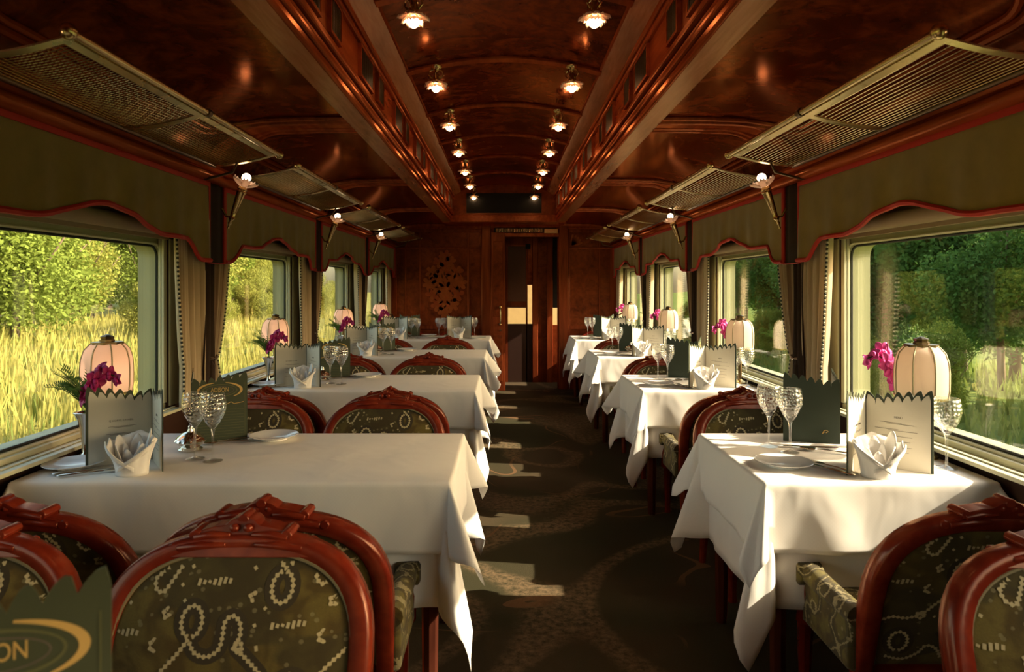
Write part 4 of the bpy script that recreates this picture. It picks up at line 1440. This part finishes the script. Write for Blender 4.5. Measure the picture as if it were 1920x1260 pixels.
def make_shaker():
    v = thing('salt_shaker', '', 'shaker')
    MB().lathe([(0.0, 0.0), (0.017, 0.0), (0.015, 0.02), (0.012, 0.055)], 14).build('body', 'crystal_plain', v, smooth=True)
    MB().lathe([(0.013, 0.055), (0.014, 0.062), (0.010, 0.075), (0.0, 0.078)], 14).build('cap', 'silver', v, smooth=True)
    snapshot(v); return v
def make_napkin():
    v = thing('folded_napkin', '', 'napkin')
    def hgt(a):     # a: angle, front is -90 deg
        d = abs((a + PI / 2 + PI) % (2 * PI) - PI)      # 0 at front
        return 0.040 + 0.090 * (d / PI) ** 0.8 + 0.028 * math.exp(-((d - 1.45) / 0.35) ** 2)
    def wrap(a_, b):
        a = a_ * 2 * PI
        r = 0.050 + 0.026 * b * b + 0.003 * math.sin(9 * a) * b
        return (r * 1.12 * math.cos(a), r * 0.86 * math.sin(a), hgt(a) * b)
    MB().grid(wrap, 60, 8).build('outer_wrap', 'napkin_linen', v, smooth=True, solid=0.004)
    for i, (a0, h_, r0) in enumerate(((-150, 0.092, 0.044), (-30, 0.098, 0.046), (90, 0.118, 0.042), (160, 0.118, 0.052), (25, 0.138, 0.054))):
        def leaf(u, b, a0=a0, h_=h_, r0=r0):
            a = R(a0) + (u - 0.5) * 1.7 * (1 - 0.55 * b * b)
            r = r0 * (1 - 0.10 * math.sin(PI * b)) + 0.012 * b
            return (r * math.cos(a), r * 0.85 * math.sin(a), 0.004 + h_ * b * (1 - 0.22 * (2 * u - 1) ** 2))
        MB().grid(leaf, 12, 8).build('petal_fold', 'napkin_linen', v, smooth=True, solid=0.004)
    for a0, h_, r0 in ((-100, 0.080, 0.030), (40, 0.098, 0.026), (160, 0.092, 0.028)):
        def inner_leaf(u, b, a0=a0, h_=h_, r0=r0):
            a = R(a0) + (u - 0.5) * 2.2 * (1 - 0.5 * b * b)
            r = r0 * (1 + 0.15 * b)
            return (r * math.cos(a), r * 0.8 * math.sin(a), 0.004 + h_ * b * (1 - 0.25 * (2 * u - 1) ** 2))
        MB().grid(inner_leaf, 10, 6).build('inner_fold', 'napkin_linen', v, smooth=True, solid=0.004)
    # crossing front bands
    for sg in (-1, 1):
        def band(u, b, sg=sg):
            a = R(-90) + sg * (-0.45 + 1.75 * u)
            r = 0.062 + 0.020 * u
            return (r * 1.12 * math.cos(a), r * 0.86 * math.sin(a) - 0.004, 0.024 + 0.078 * u ** 1.1 + 0.014 * (b - 0.5))
        MB().grid(band, 14, 3).build('crossed_band', 'napkin_linen', v, smooth=True, solid=0.004)
    v.scale = (0.84, 0.84, 1.0)
    snapshot(v); return v

MW, MH = 0.200, 0.236
def leaf_poly(w, h, rise, inset=0.0, drop=0.0):
    n = 7
    pts = [(inset, 0.0), (w - inset * 0.5, 0.0)]
    def base(x): return h - drop - 0.008 + 1.6 * rise * (1 - ((x - w / 2) / (w / 2)) ** 2)
    x0, x1 = inset, w - inset * 0.5
    top = []
    for i in range(n):
        a = x0 + (x1 - x0) * i / n; b = x0 + (x1 - x0) * (i + 1) / n
        fan = (i - (n - 1) / 2) / ((n - 1) / 2)
        hb = base((a + b) / 2)
        va = min(hb, base(a - (b - a) / 2) if i else 9) - 0.015
        vb = min(hb, base(b + (b - a) / 2) if i < n - 1 else 9) - 0.015
        tip = a + (b - a) * (0.5 + 0.40 * fan)
        for q in range(7):          # rounded petal tip leaning outwards
            t = q / 6
            xx = a + (b - a) * t
            k_ = (tip - a) / (b - a)
            w = t / (2 * k_) if t < k_ else 0.5 + (t - k_) / (2 * (1 - k_))
            f = math.sin(PI * w) ** 0.95
            lo = va * (1 - t) + vb * t
            top.append((xx, lo + (hb + 0.004 - lo) * f))
    return pts[:1] + [pts[1]] + list(reversed(top))
def make_menu():
    v = thing('menu_card', '', 'menu')
    aA, aB = R(225), R(315)
    for nm, ang, inner, mat in (('front', aA, 1, 'menu_green'), ('back', aB, -1, 'menu_dark_green')):
        cov = MB().prism(leaf_poly(MW, MH, 0.036), -inner * 0.0022, 0.0).build('cover_leaf', mat, v, rz=ang)
        MB().prism(leaf_poly(MW - 0.006, MH, 0.034, 0.004, 0.013), 0.0002 * inner, 0.0018 * inner).build('page', 'menu_page', cov)
        yo, yi = -inner * 0.0026, inner * 0.0021
        if nm == 'front':
            # gold swoosh ellipse, name and fine rules on the cover (outer face towards -Y')
            def ell(rx, rz, a0, a1, w0, w1, mat_, name, z0=0.196):
                m = MB(); n = 40
                vs = []; fs = []
                for i in range(n + 1):
                    t = i / n; a = R(a0 + (a1 - a0) * t)
                    w_ = w0 + (w1 - w0) * math.sin(PI * t)
                    for q in (-1, 1):
                        vs.append((MW / 2 + (rx + q * w_) * math.cos(a), yo, z0 + (rz + q * w_ * 0.8) * math.sin(a)))
                fs = [(2 * i, 2 * i + 1, 2 * i + 3, 2 * i + 2) for i in range(n)]
                m.add(vs, fs).build(name, mat_, cov, solid=0.0004)
            ell(0.078, 0.031, -50, 75, 0.0015, 0.005, 'gold_print', 'gold_swoosh')
            ell(0.078, 0.031, 105, 200, 0.0012, 0.0045, 'gold_print', 'gold_swoosh')
            ell(0.062, 0.023, 20, 380, 0.0012, 0.003, 'menu_line', 'inner_ring')
            ell(0.050, 0.016, 0, 360, 0.0008, 0.001, 'ink', 'inner_ring')
            t_ = obj('lettering', text_mesh('ADISON', 0.024, 'gold_print', width=0.064), cov)
            t_.location = (MW / 2, yo, 0.198); t_.rotation_euler = (R(90), 0, 0)
            m = MB()
            for i in range(11): m.box(0.012, MW - 0.012, yo - 0.0003, yo, 0.016 + 0.0105 * i, 0.0172 + 0.0105 * i)
            m.build('ruled_lines', 'menu_line', cov)
            zig = [(0.012, 0.132), (0.04, 0.135), (0.055, 0.126), (0.085, 0.128), (0.105, 0.141), (0.125, 0.142), (0.14, 0.150), (0.152, 0.142), (0.186, 0.148)]
            MB().tube([(x, yo, z) for x, z in zig], 0.0013, 4).build('skyline', 'gold_print', cov)
            MB().box(MW - 0.010, MW - 0.0085, yo - 0.0003, yo, 0.004, 0.225).build('border_line', 'menu_line', cov)
            h_ = obj('lettering', text_mesh('IE CORIEL CY MEIL', 0.0085, 'ink', width=0.072), cov)
            h_.location = (MW / 2 - 0.004, yi, 0.146); h_.rotation_euler = (R(90), 0, PI)
            m = MB()
            for z, a, b in ((0.126, 0.050, 0.135), (0.1225, 0.062, 0.125), (0.102, 0.045, 0.14), (0.0985, 0.055, 0.130), (0.078, 0.050, 0.135), (0.055, 0.045, 0.14)):
                m.box(a, b, min(yi, yi + 0.0003), max(yi, yi + 0.0003), z, z + 0.0011)
            m.build('printed_lines', 'ink', cov)
        else:
            h_ = obj('lettering', text_mesh('MENU', 0.010, 'ink', width=0.024), cov)
            h_.location = (MW / 2, yi, 0.168); h_.rotation_euler = (R(90), 0, 0)
            m = MB()
            for z, a, b in ((0.150, 0.045, 0.110), (0.146, 0.065, 0.145), (0.128, 0.030, 0.100), (0.124, 0.07, 0.155), (0.106, 0.05, 0.14), (0.090, 0.055, 0.135), (0.072, 0.050, 0.140), (0.055, 0.06, 0.13)):
                m.box(a, b, min(yi, yi - 0.0003), max(yi, yi - 0.0003), z, z + 0.0011)
            m.build('printed_lines', 'ink', cov)
            em = [(0.048, 0.040), (0.040, 0.046), (0.046, 0.050), (0.054, 0.049), (0.058, 0.042), (0.062, 0.036), (0.052, 0.044)]
            MB().tube([(x, yo, z) for x, z in em], 0.0016, 4).build('gold_emblem', 'gold_print', cov)
    snapshot(v); return v

def make_table_lamp():
    v = thing('table_lamp', '', 'table lamp')
    MB().lathe([(0.0, 0.0), (0.052, 0.0), (0.052, 0.008), (0.040, 0.014), (0.016, 0.018), (0.013, 0.022)], 24).build('base', 'brass', v, smooth=True, sharp=50)
    MB().lathe([(0.013, 0.018), (0.0115, 0.05), (0.0115, 0.18), (0.013, 0.24)], 14).build('stem', 'brass_dark', v, smooth=True)
    z0, z1 = 0.212, 0.392
    # eight-sided dome shade
    prof = [(0.083, z0), (0.0865, z0 + 0.03), (0.087, z0 + 0.09), (0.084, z0 + 0.125), (0.075, z0 + 0.155), (0.058, z0 + 0.175), (0.050, z1)]
    for i in range(8):
        a0 = 2 * PI * i / 8 + PI / 8; a1 = a0 + 2 * PI / 8
        def pn(u, b, a0=a0, a1=a1):
            t = b * (len(prof) - 1); q = min(int(t), len(prof) - 2); f = t - q
            r = prof[q][0] * (1 - f) + prof[q + 1][0] * f; z = prof[q][1] * (1 - f) + prof[q + 1][1] * f
            p0 = Vector((r * math.cos(a0), r * math.sin(a0), z)); p1 = Vector((r * math.cos(a1), r * math.sin(a1), z))
            p = p0.lerp(p1, u)
            mid = 1 + 0.035 * math.sin(PI * u)
            return (p.x * mid, p.y * mid, p.z)
        MB().grid(pn, 4, 12).build('shade_panel', 'shade_silk', v, smooth=True)
        MB().tube([(r * 1.003 * math.cos(a0), r * 1.003 * math.sin(a0), z) for r, z in prof], 0.0028, 5).build('shade_rib', 'shade_wire', v, smooth=True)
    MB().lathe([(0.081, z0 - 0.004), (0.086, z0 - 0.004), (0.086, z0 + 0.004), (0.082, z0 + 0.004)], 24, cap=False).build('shade_ring', 'brass', v, smooth=True)
    MB().lathe([(0.0, z1 - 0.004), (0.055, z1 - 0.004), (0.055, z1 + 0.005), (0.026, z1 + 0.006), (0.026, z1 + 0.013), (0.022, z1 + 0.014), (0.024, z1 + 0.024), (0.010, z1 + 0.030), (0.0, z1 + 0.032)], 8).build('cap', 'brass_dark', v)
    MB().ball((0, 0, 0.285), 0.022, 12, 8).build('bulb', 'bulb_table', v, smooth=True)
    snapshot(v); return v
def make_vase():
    v = thing('bud_vase', '', 'vase')
    MB().lathe([(0.0, 0.0), (0.036, 0.0), (0.036, 0.004), (0.018, 0.012), (0.011, 0.022), (0.012, 0.06), (0.016, 0.10), (0.024, 0.135), (0.036, 0.160), (0.0345, 0.160), (0.020, 0.130), (0.010, 0.07), (0.0, 0.06)], 28).build('body', 'silver', v, smooth=True)
    MB().lathe([(0.0335, 0.158), (0.037, 0.158), (0.038, 0.162), (0.034, 0.163)], 28, cap=False).build('rim', 'silver', v, smooth=True)
    snapshot(v); return v
def blossom_mesh(mat, nm):
    m = MB()
    for i in range(5):
        a = 2 * PI * i / 5 + 0.3
        def pt(u, b):
            w = 0.010 * math.sin(PI * (0.1 + 0.85 * b))
            r = 0.003 + 0.021 * b
            x = (2 * u - 1) * w
            return (r * math.cos(a) - x * math.sin(a), r * math.sin(a) + x * math.cos(a), 0.010 * b - 0.012 * b * b + 0.003 * (2 * u - 1) ** 2)
        m.grid(pt, 4, 5)
    m.ball((0, 0, 0.006), (0.006, 0.006, 0.007), 8, 5)
    m.ball((0.004, -0.006, 0.008), (0.005, 0.008, 0.004), 8, 5)
    return m.mesh(nm, mat, True)
def make_spray(mat, seed, side):
    v = thing('orchid_spray', '', 'flowers')
    rr = random.Random(seed)
    bl = blossom_mesh(mat, 'blossom')
    stem = [(0, 0, 0.08), (0.005 * side, 0, 0.17), (0.03 * side, -0.01, 0.225), (0.075 * side, -0.02, 0.245), (0.115 * side, -0.02, 0.235)]
    MB().tube(stem, [0.003, 0.003, 0.0025, 0.002, 0.0015], 6).build('stem', 'stem_green', v, smooth=True)
    pos = [(0.012, -0.02, 0.175, 1.2), (0.028, -0.03, 0.205, 1.3), (0.048, -0.03, 0.225, 1.35), (0.055, -0.01, 0.252, 1.25), (0.038, -0.015, 0.240, 1.2), (0.085, -0.02, 0.245, 1.0), (0.112, -0.02, 0.228, 0.9), (0.020, -0.03, 0.19, 1.1)]
    for (x, y, z, sc) in pos:
        o = obj('blossom', bl, v, solid=0.0012)
        o.location = (x * side, y, z); o.scale = (sc, sc, sc)
        o.rotation_euler = (R(70 + rr.uniform(-35, 35)), R(rr.uniform(-40, 40)), R(rr.uniform(-60, 60)))
    for i in range(22):      # fern fronds
        a = rr.uniform(0, 2 * PI); ln = rr.uniform(0.08, 0.15)
        tip = Vector((-side * abs(math.cos(a)) * ln * 0.95 + side * 0.015, math.sin(a) * ln * 0.55, 0.165 + ln * rr.uniform(0.25, 0.75)))
        base = Vector((0, 0, 0.145))
        m = MB()
        path = [base.lerp(tip, t) + Vector((0, 0, 0.02 * math.sin(PI * t))) for t in (0, 0.2, 0.4, 0.6, 0.8, 1.0)]
        m.tube(path, 0.0012, 4)
        dirv = (tip - base).normalized(); sd = dirv.cross(Vector((0, 0, 1))).normalized()
        for q in range(13):
            t = 0.15 + 0.85 * q / 12
            p = base.lerp(tip, t) + Vector((0, 0, 0.02 * math.sin(PI * t)))
            for e in (-1, 1):
                l2 = 0.020 * (1 - 0.6 * t) + 0.005
                e1 = p + sd * e * l2 + dirv * l2 * 0.7 + Vector((0, 0, 0.004))
                wv = dirv * 0.0032
                md = (p + e1) / 2
                m.add([p, md + wv, e1, md - wv], [(0, 1, 2, 3)])
        m.build('fern_frond', 'fern_green', v)
    v.scale = (1.05, 1.05, 1.22)
    snapshot(v); return v

P = {}
F = {}
for nm, fn in (('goblet', make_goblet), ('plate', make_plate), ('knife', make_knife), ('fork', make_fork), ('spoon', make_spoon), ('dish', make_dish), ('shaker', make_shaker), ('napkin', make_napkin), ('menu', make_menu), ('lamp', make_table_lamp), ('vase', make_vase)):
    P[nm] = fn(); F[nm] = [True]
P['spray_l'] = make_spray('orchid', 4, 1); F['spray_l'] = [True]
P['spray_r'] = make_spray('orchid_pink', 9, -1); F['spray_r'] = [True]
GRP = {'goblet': 'cut-glass goblets', 'plate': 'white side plates', 'knife': 'silver knives', 'fork': 'silver forks', 'spoon': 'silver spoons', 'dish': 'silver fluted dishes', 'shaker': 'salt shakers', 'napkin': 'folded napkins', 'menu': 'scalloped menu cards', 'lamp': 'silk-shaded table lamps', 'vase': 'silver bud vases', 'spray_l': 'orchid sprays', 'spray_r': 'orchid sprays'}
def put(kind, x, y, rz, label, z=None):
    return place(P[kind], F[kind], (x, y, TZ + 0.0015 if z is None else z), R(rz), label, None, GRP[kind])

for s in (-1, 1):
    tn = 'wide' if s < 0 else 'narrow'
    for k in range(0, 4):
        c = bc(k); on = 'on the %s %s table' % (ORD[k], tn)
        rr = random.Random(k * 31 + s)
        j = lambda a=0.012: rr.uniform(-a, a)
        if s < 0:
            put('menu', -1.222, c - 0.075, -6 + j(5), 'open cream menu card showing its pages, behind the napkin, %s' % on)
            put('menu', -1.205 + j(), c + 0.165, 155 + j(5), 'green menu card with gold oval cover, far setting %s' % on)
            put('napkin', -1.190, c - 0.265, 8 + j(10), 'white linen napkin folded like a tulip before the menu %s' % on)
            put('goblet', -1.075, c - 0.075, 0, 'cut-glass goblet nearer the window, of the pair beside the menu %s' % on)
            put('goblet', -1.000, c - 0.105, 30, 'cut-glass goblet nearer the aisle, of the pair beside the menu %s' % on)
            put('dish', -1.150 + j(), c + 0.055, 0, 'small silver fluted dish with lid behind the goblets %s' % on)
            put('plate', -1.425, c - 0.185, 0, 'white side plate at the window end %s' % on)
            put('plate', -0.905, c + 0.235, 0, 'white side plate at the far edge %s' % on)
            put('knife', -1.335, c - 0.235, -62, 'silver knife beside the window-end plate %s' % on)
            put('fork', -1.315, c - 0.262, -62, 'silver fork beside the window-end plate %s' % on)
            put('fork', -1.045, c + 0.215, 118, 'silver fork beside the far-edge plate %s' % on)
            put('spoon', -1.065, c + 0.165, 110, 'silver spoon lying before the far green menu %s' % on)
            put('lamp', -1.462, c + 0.065, rr.uniform(0, 40), 'lit table lamp with pinkish panelled silk shade at window end %s' % on)
            put('vase', -1.462, c - 0.066, 0, 'silver trumpet bud vase before the lamp %s' % on)
            put('spray_l', -1.462, c - 0.066, j(12), 'magenta orchids and fern in the silver vase %s' % on)
            if k in (2, 3):
                put('goblet', -1.33, c + 0.20, 0, 'cut-glass goblet close to the lamp %s' % on)
                put('shaker', -1.27, c + 0.12, 0, 'salt shaker with silver cap %s' % on)
            if k == 3:
                put('menu', -0.52, c + 0.05, 0, 'open cream menu card at the aisle half %s' % on)
                put('napkin', -0.525, c - 0.14, 0, 'white tulip-folded napkin at the aisle half %s' % on)
                put('goblet', -0.76, c - 0.04, 0, 'cut-glass goblet mid-table on the window side of aisle menu %s' % on)
                put('goblet', -0.69, c - 0.02, 20, 'cut-glass goblet mid-table beside the aisle menu %s' % on)
                put('goblet', -0.345, c + 0.0, 0, 'cut-glass goblet at the aisle end %s' % on)
                put('goblet', -0.40, c + 0.06, 0, 'cut-glass goblet just behind the aisle-end one %s' % on)
                put('plate', -0.30, c - 0.16, 0, 'white side plate at the aisle end %s' % on)
        else:
            put('menu', 1.225, c - 0.135, 6 + j(5), 'open cream menu card showing its pages, behind the napkin, %s' % on)
            put('menu', 1.270 + j(), c + 0.150, -155 + j(5), 'dark green menu card with small gold emblem, far setting %s' % on)
            put('napkin', 1.180, c - 0.295, -6 + j(10), 'white linen napkin folded like a tulip before the menu %s' % on)
            put('goblet', 0.995, c + 0.115, 0, 'cut-glass goblet farther off, of the aisle-side pair %s' % on)
            put('goblet', 1.035, c + 0.020, 30, 'cut-glass goblet closer by, of the aisle-side pair %s' % on)
            put('goblet', 1.420, c - 0.135, 0, 'cut-glass goblet before the lamp %s' % on)
            put('goblet', 1.462, c - 0.195, 0, 'cut-glass goblet at the window corner %s' % on)
            put('plate', 0.935, c - 0.165, 0, 'white side plate at the aisle end %s' % on)
            put('knife', 1.055, c - 0.205, 28, 'silver knife beside the aisle-end plate %s' % on)
            put('fork', 1.085, c - 0.195, 28, 'silver fork beside the aisle-end plate %s' % on)
            put('spoon', 1.165, c + 0.02, 60, 'silver spoon lying between goblets and menu %s' % on)
            put('knife', 1.13, c + 0.085, 80, 'silver knife lying before the dark green menu %s' % on)
            lm = put('lamp', 1.470, c - 0.045, rr.uniform(0, 40), 'unlit table lamp with cream panelled silk shade at window end %s' % on)
            for ch in lm.children:
                if ch.name.startswith('bulb'):      # these lamps are switched off
                    ch.material_slots[0].link = 'OBJECT'; ch.material_slots[0].material = M['bulb_off']
            put('vase', 1.455, c + 0.085, 0, 'silver trumpet bud vase behind the lamp %s' % on)
            put('spray_r', 1.455, c + 0.085, j(12), 'pink orchids rising from the vase behind the lamp %s' % on).scale = (1.05, 1.05, 1.42)
            if k == 2: put('dish', 1.16, c + 0.10, 0, 'small silver fluted dish with lid before the green menu %s' % on)
put('menu', -0.636, 0.664, 155, 'blurred green menu card with gold oval cover, close to the camera').scale = (1.12, 1.12, 1.12)

# ------------------------------------------------------------------ outdoors
g = MB()
def gz(x, y):
    a = abs(x)
    z = -1.35 + (0.05 * max(0, a - 6) if x < 0 else 0.035 * max(0, a - 5))
    return min(z, 1.0) + 0.10 * math.sin(x * 0.7) * math.sin(y * 0.5) * min(1, a / 6)
g.grid(lambda a, b: (-90 + 90 * a, -60 + 220 * b, gz(-90 + 90 * a, -60 + 220 * b)), 60, 90)
tag(g.build('ground', 'meadow', smooth=True), 'sunlit yellow-green meadow outside the train', kind='structure')
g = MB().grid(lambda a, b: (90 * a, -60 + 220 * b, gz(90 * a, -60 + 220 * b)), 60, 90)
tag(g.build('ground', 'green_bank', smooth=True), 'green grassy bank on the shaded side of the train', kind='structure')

def crown_mesh(seed, mat, n, spread, leaf, name):
    rr = random.Random(seed)
    blobs = []
    for _ in range(14):
        a = rr.uniform(0, 2 * PI); r = rr.uniform(0, 0.75) * spread
        blobs.append((r * math.cos(a), r * math.sin(a), rr.uniform(0.25, 1.0), rr.uniform(0.28, 0.5) * spread))
    m = MB()
    for _ in range(n):
        bx_, by_, bz_, br = rr.choice(blobs)
        d = Vector((rr.gauss(0, 1), rr.gauss(0, 1), rr.gauss(0, 1))).normalized() * br * rr.uniform(0.6, 1.05)
        p = Vector((bx_ + d.x, by_ + d.y, bz_ * 2.2 * spread + d.z))
        u = Vector((rr.gauss(0, 1), rr.gauss(0, 1), rr.gauss(0, 1))).normalized()
        w = u.cross(Vector((rr.gauss(0, 1), rr.gauss(0, 1), rr.gauss(0, 1)))).normalized()
        l = leaf * rr.uniform(0.6, 1.3)
        m.add([p, p + (u + w * 0.5) * l * 0.5, p + u * l, p + (u - w * 0.5) * l * 0.5], [(0, 1, 2, 3)])
    return m.mesh(name, mat)
def trunk_mesh(seed):
    rr = random.Random(seed); m = MB()
    m.tube([(0, 0, 0), (0.02, 0.03, 0.6), (-0.03, 0.0, 1.3), (0.02, 0.02, 2.0)], [0.05, 0.04, 0.03, 0.015], 7)
    for i in range(5):
        a = rr.uniform(0, 6.28); z = rr.uniform(0.5, 1.4)
        m.tube([(0, 0, z), (0.4 * math.cos(a), 0.4 * math.sin(a), z + 0.4), (0.75 * math.cos(a), 0.75 * math.sin(a), z + 0.9)], [0.02, 0.014, 0.007], 5)
    return m.mesh('trunk', 'trunk_bark', True)
TK = [trunk_mesh(1), trunk_mesh(2)]
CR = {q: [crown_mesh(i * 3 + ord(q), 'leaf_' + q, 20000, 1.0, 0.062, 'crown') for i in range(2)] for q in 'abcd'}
def tree(x, y, sc, q, label, group, rr):
    t = thing('tree', label, 'tree', (x, y, gz(x, y) - 0.05), rr.uniform(0, 6.28), group)
    t.scale = (sc * rr.uniform(0.9, 1.15), sc * rr.uniform(0.9, 1.15), sc)
    obj('trunk', rr.choice(TK), t)
    o = obj('crown', rr.choice(CR[q]), t)
    return t
rr = random.Random(77)
for i in range(26):         # sunlit edge of the meadow
    y = 15 + i * 2.4 + rr.uniform(-0.6, 0.6)
    x = -(15 + rr.uniform(0, 5) + 0.10 * y)
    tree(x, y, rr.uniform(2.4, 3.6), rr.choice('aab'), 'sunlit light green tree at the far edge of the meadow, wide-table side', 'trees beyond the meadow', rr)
for i in range(14):         # low yellow bushes in the meadow
    y = 26 + i * 2.6 + rr.uniform(-0.8, 0.8)
    x = -(10.5 + rr.uniform(0, 3) + 0.06 * y)
    tree(x, y, rr.uniform(0.9, 1.6), 'b', 'low yellow-green bush standing in the meadow, wide-table side', 'bushes in the meadow', rr)
for i in range(24):         # shaded trees by the line
    y = 9.5 + i * 1.9 + rr.uniform(-0.5, 0.5)
    x = 9.0 + rr.uniform(0, 3.5) + 0.12 * y
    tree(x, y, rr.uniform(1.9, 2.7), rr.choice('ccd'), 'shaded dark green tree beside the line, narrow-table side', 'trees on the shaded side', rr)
for i in range(12):
    y = 11 + i * 2.6 + rr.uniform(-0.8, 0.8)
    x = 6.8 + rr.uniform(0, 1.5) + 0.08 * y
    tree(x, y, rr.uniform(0.55, 0.8), 'a', 'low bright green bush on the bank, narrow-table side', 'bushes on the bank', rr)

def grass(name, label, mat, n, xr, yr, hr, seed, sgn):
    rr = random.Random(seed); m = MB()
    for _ in range(n):
        f = rr.random() ** 1.6
        x = sgn * (xr[0] + (xr[1] - xr[0]) * f); y = rr.uniform(*yr)
        z = gz(x, y); h = rr.uniform(*hr); a = rr.uniform(0, PI)
        dx, dy = 0.018 * math.cos(a) * (1 + abs(x) / 8), 0.018 * math.sin(a) * (1 + abs(x) / 8)
        lx, ly = rr.gauss(0, 0.18) * h, rr.gauss(0, 0.18) * h
        m.add([(x - dx, y - dy, z), (x + dx, y + dy, z), (x + lx, y + ly, z + h)], [(0, 1, 2)])
    return tag(m.build(name, mat), label, 'grass', kind='stuff')
grass('meadow_grass', 'tall pale yellow grass in the sunny meadow', 'grass_blade', 26000, (3.5, 20), (2, 48), (0.35, 0.95), 5, -1)
grass('meadow_grass', 'green grass among the pale meadow stems', 'grass_green', 9000, (3.2, 18), (2, 40), (0.25, 0.6), 6, -1)
grass('bank_grass', 'green grass on the shaded bank', 'grass_green', 12000, (3.4, 14), (4, 34), (0.15, 0.4), 8, 1)
